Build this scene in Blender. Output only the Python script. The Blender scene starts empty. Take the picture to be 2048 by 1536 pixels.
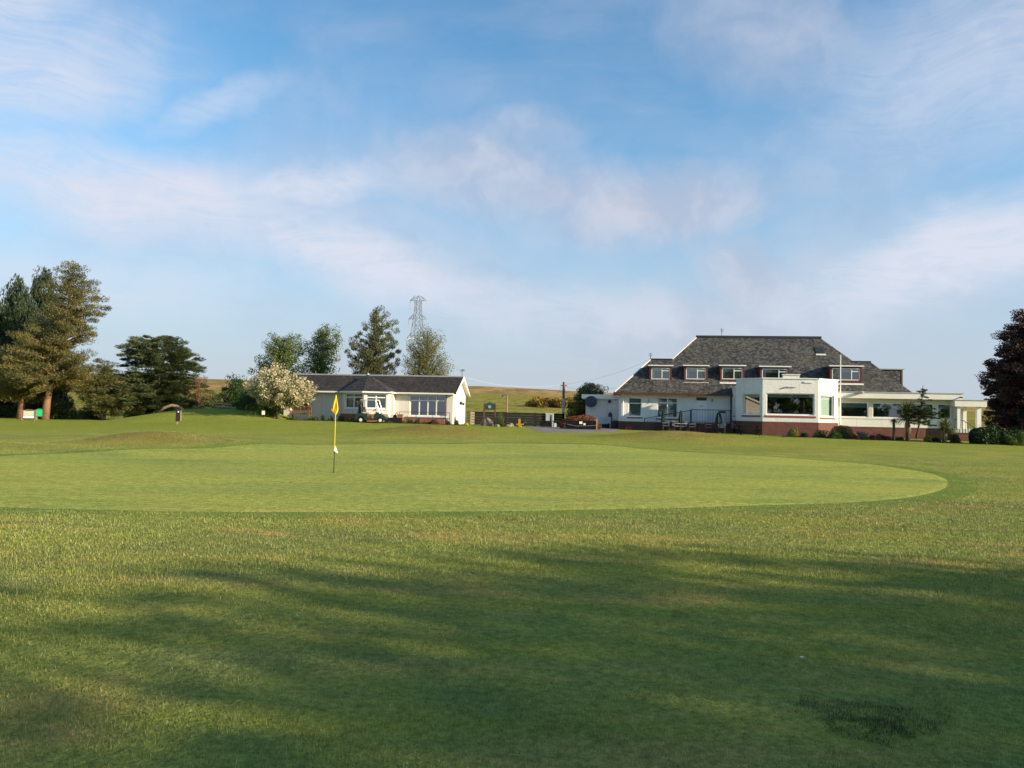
import bpy, math, random
import numpy as np
from mathutils import Vector, Matrix
random.seed(7); rng = np.random.default_rng(7)
S = bpy.context.scene; COL = S.collection
PI = math.pi; R = math.radians

# ------------------------------------------------------------------ camera, sky, sun, exposure
FPX, EYE = 1547.0, 1.7                       # focal length in pixels of the 2048 px wide photograph, eye height
PITCH, ROLL = math.atan(59 / FPX), R(1.2)
cd = bpy.data.cameras.new('camera'); cam = bpy.data.objects.new('camera', cd); COL.objects.link(cam)
cd.sensor_width = 36; cd.lens = 36 * FPX / 2048; cd.clip_start = 0.1; cd.clip_end = 6000
cam.matrix_world = (Matrix.Translation((0, 0, EYE)) @ Matrix.Rotation(PI / 2 + PITCH, 4, 'X') @ Matrix.Rotation(ROLL, 4, 'Z'))
S.camera = cam
S.view_settings.view_transform = 'Standard'; S.view_settings.look = 'None'
S.view_settings.gamma = 1; S.view_settings.use_curve_mapping = False
S.view_settings.exposure = 1.58
S.cycles.max_bounces = 8; S.cycles.transparent_max_bounces = 12; S.cycles.caustics_reflective = False
SUN_EL, SUN_AZ = R(18.0), R(112.5)             # azimuth clockwise from +Y
sl = bpy.data.lights.new('sun', 'SUN'); so = bpy.data.objects.new('sun', sl); COL.objects.link(so)
sl.energy = 3.15; sl.angle = R(0.53); sl.color = (1, 0.83, 0.58)
sdir = Vector((math.sin(SUN_AZ) * math.cos(SUN_EL), math.cos(SUN_AZ) * math.cos(SUN_EL), math.sin(SUN_EL)))
so.rotation_euler = sdir.to_track_quat('Z', 'Y').to_euler(); so.location = (60, -20, 40)


class NT:
    """tiny helper for node trees"""
    def __init__(s, tree): s.t = tree
    def n(s, typ, ins=None, **props):
        nd = s.t.nodes.new(typ)
        for k, v in props.items(): setattr(nd, k, v)
        for k, v in (ins or {}).items():
            sk = nd.inputs[k]
            if isinstance(v, bpy.types.NodeSocket): s.t.links.new(v, sk)
            elif isinstance(v, bpy.types.Node): s.t.links.new(v.outputs[0], sk)
            else: sk.default_value = v
        return nd
    def m(s, op, a, b=None, c=None, clamp=False):
        ins = {0: a}
        if b is not None: ins[1] = b
        if c is not None: ins[2] = c
        nd = s.n('ShaderNodeMath', ins, operation=op); nd.use_clamp = clamp
        return nd.outputs[0]
    def mix(s, f, a, b, mode='MIX'):
        nd = s.n('ShaderNodeMix', data_type='RGBA', blend_type=mode)
        for i, v in ((0, f), (6, a), (7, b)):
            sk = nd.inputs[i]
            if isinstance(v, bpy.types.NodeSocket): s.t.links.new(v, sk)
            elif i == 0: sk.default_value = v
            else: sk.default_value = (*v, 1) if len(v) == 3 else v
        return nd.outputs[2]
    def sm(s, v, a, b, lo=0.0, hi=1.0):
        nd = s.n('ShaderNodeMapRange', {0: v, 1: a, 2: b, 3: lo, 4: hi}, interpolation_type='SMOOTHSTEP')
        return nd.outputs[0]
    def noise(s, vec, scale, detail=3, rough=.55, dist=0.0):
        return s.n('ShaderNodeTexNoise', {'Vector': vec, 'Scale': scale, 'Detail': detail, 'Roughness': rough, 'Distortion': dist}).outputs[0]
    def mp(s, vec, scale=(1, 1, 1), rot=(0, 0, 0), loc=(0, 0, 0)):
        return s.n('ShaderNodeMapping', {0: vec, 1: loc, 2: rot, 3: scale}).outputs[0]


# -- world: Nishita sky with thin cirrus and soft cumulus spread in azimuth and elevation
w = bpy.data.worlds.new('World'); S.world = w; w.use_nodes = True
t = NT(w.node_tree); t.t.nodes.clear()
sky = t.n('ShaderNodeTexSky', sky_type='NISHITA', sun_disc=False, sun_elevation=SUN_EL, sun_rotation=SUN_AZ,
          altitude=100, air_density=1.1, dust_density=0.6, ozone_density=2.2)
tc = t.n('ShaderNodeTexCoord').outputs['Generated']
sx = t.n('ShaderNodeSeparateXYZ', {0: tc}).outputs
azd = t.m('MULTIPLY', t.m('ARCTAN2', sx[0], sx[1]), 180 / PI)
eld = t.m('MULTIPLY', t.m('ARCSINE', sx[2]), 180 / PI)
ae = t.n('ShaderNodeCombineXYZ', {0: azd, 1: eld, 2: 0.0}).outputs[0]
wn = t.n('ShaderNodeTexNoise', {'Vector': ae, 'Scale': .12, 'Detail': 4, 'Roughness': .6}).outputs[1]
wv = t.n('ShaderNodeVectorMath', {0: t.n('ShaderNodeVectorMath', {0: wn, 1: (.5, .5, .5)}, operation='SUBTRACT').outputs[0], 1: (8, 4.5, 0)}, operation='MULTIPLY').outputs[0]
aw = t.n('ShaderNodeVectorMath', {0: ae, 1: wv}, operation='ADD').outputs[0]
dens = {}
def blob(kind, az, el, ra, re, rot, amp):
    """a soft cloud bank round (az, el) degrees"""
    v = t.mp(t.n('ShaderNodeVectorMath', {0: aw, 1: (az, el, 0)}, operation='SUBTRACT').outputs[0], rot=(0, 0, R(-rot)))
    v = t.n('ShaderNodeVectorMath', {0: v, 1: (1 / ra, 1 / re, 1)}, operation='MULTIPLY').outputs[0]
    ln = t.n('ShaderNodeVectorMath', {0: v}, operation='LENGTH').outputs['Value']
    mk = t.sm(ln, 1.2, 0.1, 0, amp)
    dens[kind] = mk if kind not in dens else t.m('MAXIMUM', dens[kind], mk)
for b in [('c', -36, 27, 8, 9, 20, 1.0), ('c', -35, 19.5, 14, 4.5, 14, .85), ('c', -22, 20.6, 6, 1.6, 28, .5), ('c', -15, 15.6, 8, 2.2, 16, .85),
          ('c', -26, 14.0, 17, 4.0, -4, 1.0), ('c', -11, 10.4, 16, 2.9, -18, 1.0), ('c', 4, 7.6, 12, 2.4, -4, .6),
          ('p', -3, 17.4, 14, 4.8, -4, .85), ('p', 10, 15.2, 14, 4.2, 3, 1.0), ('p', 3, 16.2, 13, 3.6, -4, .9), ('p', 0, 20.0, 7, 3, 10, .65), ('p', 19, 16, 8, 3, 0, .45),
          ('p', 18, 26, 10, 6.0, -25, .6), ('c', 31, 22, 13, 7, 14, .55),
          ('p', 17, 10.2, 6, 3.8, -30, .85), ('c', 30, 10.6, 15, 4.0, 16, 1.0), ('p', 14, 6.5, 18, 3.6, 0, .7), ('c', -30, 8, 14, 3, 0, .5)]:
    blob(*b)
wf = t.n('ShaderNodeTexNoise', {'Vector': ae, 'Scale': .07, 'Detail': 2}).outputs[1]
wf = t.n('ShaderNodeVectorMath', {0: t.n('ShaderNodeVectorMath', {0: wf, 1: (.5, .5, .5)}, operation='SUBTRACT').outputs[0], 1: (9, 7, 0)}, operation='MULTIPLY').outputs[0]
cf = t.n('ShaderNodeVectorMath', {0: ae, 1: wf}, operation='ADD').outputs[0]
streak = t.noise(t.mp(cf, scale=(.15, .85, 1), rot=(0, 0, R(-10))), 1.0, 10, .68, .9)
puff = t.noise(aw, .22, 8, .55, .15)
dc = t.m('MULTIPLY', dens['c'], t.sm(t.m('ADD', t.m('MULTIPLY', streak, .7), t.m('MULTIPLY', puff, .42)), .32, .70, .46, 1.1), clamp=True)
dp = t.m('MULTIPLY', dens['p'], t.sm(t.m('ADD', t.m('MULTIPLY', streak, .25), t.m('MULTIPLY', puff, .85)), .28, .70, .72, 1.05), clamp=True)
gen = t.sm(t.noise(t.mp(tc, scale=(1, 1, 2.2)), 1.9, 7, .58, .5), .38, .76, .02, .55)     # the rest of the sky: scattered thin cloud
hzf = t.sm(eld, 22, 0, 0, .90)                                                      # pale air low down all round
skyc = t.mix(1.0, sky.outputs[0], (.305, .485, .545), 'MULTIPLY')
skyc = t.mix(hzf, skyc, (1.34, 1.43, 1.70))
skyc = t.mix(t.m('MULTIPLY', t.m('MAXIMUM', dp, gen), .90), skyc, t.mix(t.sm(puff, .35, .68), (1.26, 1.36, 1.68), (1.58, 1.63, 1.88)))
skyc = t.mix(t.m('MULTIPLY', dc, .92), skyc, (1.82, 1.90, 2.18))
bg = t.n('ShaderNodeBackground', {0: skyc, 1: 0.135})
t.t.links.new(bg.outputs[0], t.n('ShaderNodeOutputWorld').inputs[0])


# ------------------------------------------------------------------ where things stand
def ray(px, py):
    a, b = (px - 1024) / FPX, -(py - 768) / FPX
    c, s = math.cos(ROLL), math.sin(ROLL); x, z = a * c - b * s, a * s + b * c
    cp, sp = math.cos(PITCH), math.sin(PITCH)
    return Vector((x, cp - z * sp, sp + z * cp))
def at(px, py, Y):
    d = ray(px, py); return Vector((0, 0, EYE)) + d * (Y / d.y)
def sst(v, a, b):
    q = np.clip((v - a) / (b - a), 0, 1); return q * q * (3 - 2 * q)
MOUNDS = [(-15.0, 33.5, 3.4, 1.9, .62), (-20.5, 29, 6, 1.6, .22), (-4.6, 46, 3.6, 2.4, .58), (10.3, 47, 4.0, 2.8, .58), (15, 40, 5, 2.5, .10), (-3, 9, 4, 2, .05), (4, 6, 3, 2, -.04)]
def mound(x, y):
    h = 0 * x
    for mx, my, ax, ay, a in MOUNDS: h = h + a * np.exp(-((x - mx) / ax) ** 2 - ((y - my) / ay) ** 2)
    return h
def gz(x, y):
    x = np.asarray(x, float); y = np.asarray(y, float)
    top = .70 - .011 * np.clip(x, -15, 40)
    top = top + (.33 - top) * sst(-x, 17, 31)
    z = top * sst(y, 34, 60) + mound(x, y)
    z = z + (1.02 * sst(y, 54, 62) * (1 - sst(y, 70, 80)) * sst(-x, 16.2, 21) * (1 - sst(-x, 25.5, 34)))     # raised tee by the trees
    # fields and moor behind
    k = 1 + np.clip(-x, -500, 400) * .0011
    z = z + (5.6 * sst(y, 78, 235) + 9.4 * sst(y, 215, 450)) * np.clip(k, .35, 1.6) - 9 * sst(y, 480, 1500)
    z = z + .02 * np.sin(x * .9 + 1) * np.sin(y * .7) * (y < 70) + 0.5 * np.sin(x * .02 + 2) * sst(y, 150, 400)
    return z
def gzf(x, y): return float(gz(x, y))
def gnd(px, py, up=0.0):
    d = ray(px, py); tt = 3.0
    for _ in range(4000):
        p = Vector((0, 0, EYE)) + d * tt
        if p.z <= gzf(p.x, p.y): break
        tt += max(.01, min(.4, (p.z - gzf(p.x, p.y)) * .8))
    p.z = gzf(p.x, p.y) + up; return p
def stand(px, Y, up=0.0):
    """the ground point on the image column px at depth Y"""
    z = .5
    for _ in range(6):
        a = (px - 1024) / FPX; x = a * Y; 
        # correct for roll
        lo, hi = 700, 1300
        for _ in range(24):
            m_ = (lo + hi) / 2
            if at(px, m_, Y).z > z: lo = m_
            else: hi = m_
        p = at(px, lo, Y); z = gzf(p.x, p.y)
    return Vector((p.x, Y, z + up))


# ------------------------------------------------------------------ materials
def newmat(name):
    m = bpy.data.materials.new(name); m.use_nodes = True; m.node_tree.nodes.clear()
    return m, NT(m.node_tree)
def out(t, sh, disp=None):
    o = t.n('ShaderNodeOutputMaterial'); t.t.links.new(sh if isinstance(sh, bpy.types.NodeSocket) else sh.outputs[0], o.inputs[0])
def paint(name, col, rough=.6, var=.12, scale=3, bump=0, bscale=40, metal=0, spec=.4, dirt=None):
    m, t = newmat(name); co = t.n('ShaderNodeTexCoord').outputs['Object']
    n = t.noise(co, scale, 4); n2 = t.noise(co, scale * 7, 3)
    f = t.m('ADD', t.m('MULTIPLY', n, .6), t.m('MULTIPLY', n2, .4))
    c = t.mix(t.sm(f, .3, .7), [v * (1 - var) for v in col], [min(1, v * (1 + var)) for v in col])
    if dirt:
        c = t.mix(t.sm(n, .55, .75, 0, .5), c, dirt)
        c = t.mix(t.sm(t.noise(t.mp(co, scale=(5, 5, .35)), 1.0, 4, .6), .52, .74, 0, .45), c, [v * .8 for v in dirt])
    p = t.n('ShaderNodeBsdfPrincipled', {'Base Color': c, 'Roughness': rough, 'Metallic': metal, 'Specular IOR Level': spec})
    if bump:
        b = t.n('ShaderNodeBump', {'Height': t.noise(co, bscale, 3, .6), 'Strength': bump, 'Distance': .05})
        t.t.links.new(b.outputs[0], p.inputs['Normal'])
    out(t, p); return m
def brickmat(name, c1, c2, mortar, bw=.225, bh=.075):
    m, t = newmat(name); uv = t.n('ShaderNodeTexCoord').outputs['UV']
    b = t.n('ShaderNodeTexBrick', {'Vector': uv, 'Color1': (*c1, 1), 'Color2': (*c2, 1), 'Mortar': (*mortar, 1), 'Scale': 1, 'Mortar Size': .008, 'Mortar Smooth': .3, 'Bias': 0, 'Brick Width': bw, 'Row Height': bh})
    n = t.noise(uv, 1.2, 4); c = t.mix(t.sm(n, .35, .75, 0, .55), b.outputs[0], [v * .5 for v in c1])
    bp = t.n('ShaderNodeBump', {'Height': t.m('SUBTRACT', 1.0, b.outputs[1]), 'Strength': .6, 'Distance': .02})
    out(t, t.n('ShaderNodeBsdfPrincipled', {'Base Color': c, 'Roughness': .85, 'Normal': bp.outputs[0]})); return m
def slatemat(name, dark, light, moss, bw=.19, bh=.15):
    m, t = newmat(name); uv = t.n('ShaderNodeTexCoord').outputs['UV']
    s = t.n('ShaderNodeSeparateXYZ', {0: uv}).outputs
    row = t.m('FLOOR', t.m('DIVIDE', s[1], bh))
    u = t.m('ADD', t.m('DIVIDE', s[0], bw), t.m('MULTIPLY', row, .47))
    cell = t.n('ShaderNodeCombineXYZ', {0: t.m('FLOOR', u), 1: row, 2: 0.0}).outputs[0]
    wn = t.n('ShaderNodeTexWhiteNoise', {'Vector': cell}, noise_dimensions='3D').outputs
    r2 = t.n('ShaderNodeTexWhiteNoise', {'Vector': t.n('ShaderNodeVectorMath', {0: cell, 1: (7.3, 3.1, 2)}, operation='ADD').outputs[0]}).outputs[0]
    c = t.mix(t.m('POWER', wn[0], 1.9), dark, light)
    big = t.noise(uv, .55, 4, .65)
    c = t.mix(t.m('MULTIPLY', t.sm(big, .42, .72), t.sm(r2, .25, .9, .1, .8)), c, moss)
    c = t.mix(t.sm(t.noise(uv, 5, 5, .75), .50, .70, 0, .6), c, [v * 1.9 for v in moss])
    jf = t.m('FRACT', u); gap = t.sm(t.m('MINIMUM', jf, t.m('SUBTRACT', 1.0, jf)), .0, .06)
    c = t.mix(gap, [v * .35 for v in dark], c)
    hh = t.m('ADD', t.m('MULTIPLY', gap, .5), t.m('ADD', t.m('MULTIPLY', wn[0], .7), t.m('MULTIPLY', t.noise(uv, 20, 3), .4)))
    bp = t.n('ShaderNodeBump', {'Height': hh, 'Strength': .8, 'Distance': .03})
    out(t, t.n('ShaderNodeBsdfPrincipled', {'Base Color': c, 'Roughness': .75, 'Specular IOR Level': .35, 'Normal': bp.outputs[0]})); return m
def glassmat(name, refl=.10, tint=(.7, .75, .75)):
    m, t = newmat(name)
    f = t.m('ADD', t.m('MULTIPLY', t.n('ShaderNodeFresnel', {'IOR': 1.5}).outputs[0], 1.6), refl, clamp=True)
    a = t.n('ShaderNodeBsdfTransparent', {0: (*tint, 1)}); g = t.n('ShaderNodeBsdfGlossy', {0: (.95, .97, 1, 1), 1: .015})
    x = t.n('ShaderNodeMixShader', {0: f, 1: a.outputs[0], 2: g.outputs[0]}); out(t, x); return m
def leafmat(name, c1, c2, trans=.35, c3=None):
    m, t = newmat(name); r = t.n('ShaderNodeAttribute', attribute_name='rnd').outputs['Fac']
    c = t.mix(r, c1, c2)
    if c3: c = t.mix(t.sm(t.noise(t.n('ShaderNodeTexCoord').outputs['Object'], .45, 3), .42, .66), c, c3)
    d = t.n('ShaderNodeBsdfPrincipled', {'Base Color': c, 'Roughness': .55, 'Specular IOR Level': .25})
    tr = t.n('ShaderNodeBsdfTranslucent', {0: t.mix(1.0, c, (1.3, 1.35, .7), 'MULTIPLY')})
    out(t, t.n('ShaderNodeMixShader', {0: trans, 1: d.outputs[0], 2: tr.outputs[0]})); return m
def grasspatch(t, pos, A, B, C, D):
    """patchy turf colour from the place on the ground: A main, B second green, C dry, D lush"""
    n1 = t.noise(t.mp(pos, scale=(.8, 1, 0)), .22, 5, .6, .4); n2 = t.noise(t.mp(pos, scale=(.6, 1.2, 0), loc=(9, 4, 0)), .75, 5, .65, .3)
    n3 = t.noise(t.mp(pos, scale=(.7, 1.3, 0), loc=(3, 8, 0)), .38, 4, .6, .6)
    c = t.mix(t.sm(n1, .40, .60), A, B)
    c = t.mix(t.sm(n3, .46, .62, 0, .9), c, D)
    c = t.mix(t.sm(n2, .50, .68, 0, .9), c, C)
    n4 = t.noise(t.mp(pos, scale=(.5, 1.5, 0), loc=(2, 17, 0)), .55, 4, .6, .8)
    c = t.mix(t.sm(n4, .56, .72, 0, .6), c, [v * .75 + .03 for v in D])
    return c
GA, GB, GC, GD = (.265, .282, .070), (.215, .256, .070), (.345, .285, .095), (.188, .222, .072)
def groundmat():
    m, t = newmat('turf'); pos = t.n('ShaderNodeNewGeometry').outputs['Position']
    c = grasspatch(t, pos, GA, GB, GC, GD)
    dry = t.n('ShaderNodeAttribute', attribute_name='dry').outputs['Fac']
    far = t.n('ShaderNodeAttribute', attribute_name='field').outputs['Fac']
    moor = t.n('ShaderNodeAttribute', attribute_name='moor').outputs['Fac']
    lush = t.n('ShaderNodeAttribute', attribute_name='lush').outputs['Fac']
    st = t.noise(t.mp(pos, scale=(.05, 1.1, 0)), 1, 3, .5)
    c = t.mix(t.sm(st, .45, .66, 0, .55), c, (.245, .275, .046))
    c = t.mix(lush, c, t.mix(t.noise(pos, .8, 4), (.175, .215, .040), (.262, .280, .048)))
    c = t.mix(t.m('MULTIPLY', dry, t.sm(t.noise(pos, .9, 4), .3, .6, .5, 1)), c, (.200, .150, .050))
    f1 = t.noise(t.mp(pos, scale=(.5, 1, 0)), .06, 6, .65)
    fc = t.mix(t.sm(f1, .35, .65), (.205, .210, .050), (.290, .240, .075))
    fc = t.mix(t.sm(t.noise(t.mp(pos, scale=(1, .3, 0)), .45, 6, .75), .48, .62, 0, .85), fc, (.11, .125, .036))
    mo = t.mix(t.sm(t.noise(t.mp(pos, scale=(1, .25, 0)), .09, 6, .75), .40, .60), (.37, .25, .12), (.21, .15, .062))
    mo = t.mix(t.sm(t.noise(t.mp(pos, scale=(1, .35, 0), loc=(40, 0, 0)), .05, 5, .7), .55, .72, 0, .7), mo, (.09, .085, .03))
    fc = t.mix(moor, fc, mo)
    c = t.mix(far, c, fc)
    fine = t.noise(t.mp(pos, scale=(1, 1, 1)), 16, 4, .7)
    c = t.mix(1.0, c, t.mix(t.sm(fine, .28, .72), (.62, .66, .62), (1.35, 1.3, 1.25)), 'MULTIPLY')
    b = t.n('ShaderNodeBump', {'Height': t.m('ADD', t.noise(pos, 26, 3, .7), t.m('MULTIPLY', t.noise(pos, 3.5, 3), 1.5)), 'Strength': .9, 'Distance': .06})
    p = t.n('ShaderNodeBsdfPrincipled', {'Base Color': c, 'Roughness': .9, 'Specular IOR Level': 0.0, 'Normal': b.outputs[0]})
    out(t, p); return m
def collarmat():
    m, t = newmat('collar_turf'); pos = t.n('ShaderNodeNewGeometry').outputs['Position']
    c = t.mix(t.sm(t.noise(pos, .6, 4, .6), .35, .65), (.125, .185, .046), (.175, .215, .050))
    c = t.mix(1.0, c, t.mix(t.sm(t.noise(pos, 18, 4, .75), .34, .66), (.62, .64, .6), (1.4, 1.38, 1.35)), 'MULTIPLY')
    b = t.n('ShaderNodeBump', {'Height': t.noise(pos, 30, 3, .7), 'Strength': .8, 'Distance': .04})
    out(t, t.n('ShaderNodeBsdfPrincipled', {'Base Color': c, 'Roughness': .9, 'Specular IOR Level': 0.0, 'Normal': b.outputs[0]})); return m
def greenmat():
    m, t = newmat('putting_turf'); pos = t.n('ShaderNodeNewGeometry').outputs['Position']
    n1 = t.noise(t.mp(pos, scale=(.5, 1, 0)), .25, 5, .65, .4); n2 = t.noise(t.mp(pos, scale=(.35, 1.3, 0)), .8, 5, .7)
    c = t.mix(t.sm(n1, .38, .62), (.315, .335, .080), (.250, .292, .082))
    c = t.mix(t.sm(n2, .46, .70, 0, .75), c, (.350, .325, .096))
    n3 = t.noise(t.mp(pos, scale=(.3, 1, 0), loc=(5, 2, 0)), .45, 5, .65, .5)
    c = t.mix(t.sm(n3, .50, .68, 0, .8), c, (.200, .248, .074))
    mid = t.noise(pos, 5.5, 5, .75); fine = t.noise(pos, 30, 4, .8)
    c = t.mix(1.0, c, t.mix(t.sm(mid, .34, .66), (.80, .80, .78), (1.2, 1.2, 1.2)), 'MULTIPLY')
    c = t.mix(1.0, c, t.mix(t.sm(fine, .34, .66), (.62, .64, .6), (1.4, 1.38, 1.35)), 'MULTIPLY')
    b = t.n('ShaderNodeBump', {'Height': t.m('ADD', t.noise(pos, 45, 3, .7), t.noise(pos, 7, 3, .7)), 'Strength': .8, 'Distance': .03})
    out(t, t.n('ShaderNodeBsdfPrincipled', {'Base Color': c, 'Roughness': .9, 'Specular IOR Level': 0.0, 'Normal': b.outputs[0]})); return m
def blademat(name, A, B, C, D):
    m, t = newmat(name); pos = t.n('ShaderNodeNewGeometry').outputs['Position']
    c = grasspatch(t, pos, A, B, C, D); r = t.n('ShaderNodeAttribute', attribute_name='rnd').outputs['Fac']
    c = t.mix(t.sm(r, .84, .98, 0, .85), c, (.32, .27, .13))
    c = t.mix(1.0, c, t.mix(t.sm(t.noise(pos, 7, 4, .7), .34, .66), (.70, .72, .70), (1.27, 1.25, 1.22)), 'MULTIPLY')
    c = t.mix(1.0, c, t.mix(r, (.56, .60, .57), (1.55, 1.52, 1.45)), 'MULTIPLY')
    d = t.n('ShaderNodeBsdfPrincipled', {'Base Color': c, 'Roughness': .5, 'Specular IOR Level': .3})
    tr = t.n('ShaderNodeBsdfTranslucent', {0: c})
    out(t, t.n('ShaderNodeMixShader', {0: .3, 1: d.outputs[0], 2: tr.outputs[0]})); return m

M = dict(
    turf=groundmat(), green=greenmat(), collar=collarmat(), blade=blademat('grass_blade', GA, GB, GC, GD),
    coarse=blademat('coarse_grass', (.070, .098, .034), (.055, .082, .030), (.085, .09, .03), (.05, .08, .03)),
    harl=paint('white_harling', (.72, .71, .68), .85, .06, .6, bump=.9, bscale=22, spec=.2, dirt=(.56, .545, .50)),
    render=paint('cream_render', (.70, .665, .59), .8, .05, .8, bump=.35, bscale=50, spec=.2, dirt=(.57, .53, .45)),
    white=paint('white_paint', (.76, .75, .72), .45, .04, 2), fascia=paint('cream_fascia', (.70, .675, .61), .5, .05, 1.2),
    beige=paint('beige_panel', (.54, .51, .44), .55, .05, 1.5), lead=paint('grey_lead', (.33, .35, .37), .5, .15, 2),
    pale=paint('pale_mortar', (.62, .58, .52), .8, .15, 5), maroon=paint('maroon_paint', (.10, .026, .019), .5, .2, 4),
    sill=paint('red_sill_tile', (.27, .065, .035), .55, .18, 6), brick=brickmat('red_brick', (.165, .046, .030), (.095, .030, .022), (.13, .095, .078)),
    obrick=brickmat('orange_brick', (.36, .13, .06), (.26, .09, .05), (.30, .22, .16)),
    slate=slatemat('mottled_slate', (.017, .018, .021), (.112, .109, .104), (.120, .110, .082)),
    slate2=slatemat('brown_slate', (.014, .012, .013), (.060, .050, .046), (.080, .064, .045)),
    glass=glassmat('window_glass', .13), glass2=glassmat('blind_glass', .06, (.80, .88, .85)),
    dark=paint('room_shade', (.05, .05, .055), .9, .3, 2), carpet=paint('room_carpet', (.09, .05, .045), .9, .2, 3),  # dark: the shade inside the rooms, put into a wall colour
    curtain=paint('pale_curtain', (.62, .62, .55), .9, .15, 8), blind=paint('mint_blind', (.50, .62, .58), .8, .08, 6), bluebl=paint('grey_blind', (.27, .31, .31), .8, .1, 6),
    tealbl=paint('teal_blind', (.10, .15, .16), .8, .12, 6),
    black=paint('black_metal', (.012, .012, .014), .4, .3, 8), iron=paint('dark_iron', (.025, .027, .032), .45, .3, 8),
    steel=paint('galvanised_steel', (.36, .38, .40), .45, .15, 4, metal=.6), cable=paint('bare_cable', (.22, .225, .235), .4, .05, 1),
    tar=paint('tarmac', (.17, .145, .13), .9, .18, 1.5, bump=.4, bscale=60), soil=paint('bed_soil', (.040, .030, .022), .95, .3, 6, bump=.8, bscale=18),
    blackwood=paint('black_timber', (.011, .012, .013), .9, .5, 5, bump=.2, bscale=20, spec=.08), sleeper=paint('cut_timber', (.20, .16, .11), .8, .25, 7),
    wood=paint('brown_timber', (.16, .085, .045), .7, .25, 8, bump=.2), redwood=paint('red_timber', (.13, .045, .030), .65, .25, 8),
    grey=paint('grey_steel_box', (.48, .51, .53), .5, .06, 3), stone=paint('sandstone', (.23, .19, .14), .9, .22, 4, bump=.8, bscale=9),
    yellow=paint('yellow_cloth', (.80, .50, .010), .7, .06, 6), ypole=paint('yellow_fibreglass', (.78, .55, .02), .35, .05, 6), wcloth=paint('white_cloth', (.78, .76, .72), .8, .05, 6),
    cart=paint('dark_green_bodywork', (.018, .034, .031), .3, .1, 3, spec=.5), seat=paint('cream_vinyl', (.55, .45, .33), .6, .1, 5), tyre=paint('rubber', (.018, .018, .018), .85, .3, 9),
    gsign=paint('green_sign', (.03, .075, .065), .45, .2, 5), gbox=paint('bright_green_plastic', (.010, .33, .13), .45, .06, 3), parasol=paint('dark_green_canvas', (.008, .024, .024), .85, .2, 6),
    dish=paint('dark_dish', (.035, .04, .05), .5, .2, 4), blue=paint('blue_rubber', (.03, .08, .45), .35, .05, 4), red=paint('red_rubber', (.40, .04, .05), .35, .05, 4), pink=paint('pink_rubber', (.5, .22, .25), .35, .05, 4),
    orange=paint('orange_plastic', (.42, .22, .03), .5, .05, 4), plaque=paint('maroon_plaque', (.07, .03, .035), .5, .2, 6), alu=paint('aluminium', (.52, .50, .46), .35, .1, 6, metal=.4),
    bark=paint('grey_bark', (.10, .075, .055), .9, .35, 5, bump=.9, bscale=14), opine=paint('orange_pine_bark', (.22, .115, .062), .85, .3, 5, bump=.9, bscale=12), birch=paint('pale_bark', (.40, .36, .31), .85, .3, 6, bump=.4, bscale=14),
    palmtrunk=paint('cordyline_trunk', (.085, .065, .050), .95, .35, 9, bump=1, bscale=25), log=paint('bare_log', (.30, .20, .11), .85, .2, 5, bump=.5))

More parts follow.
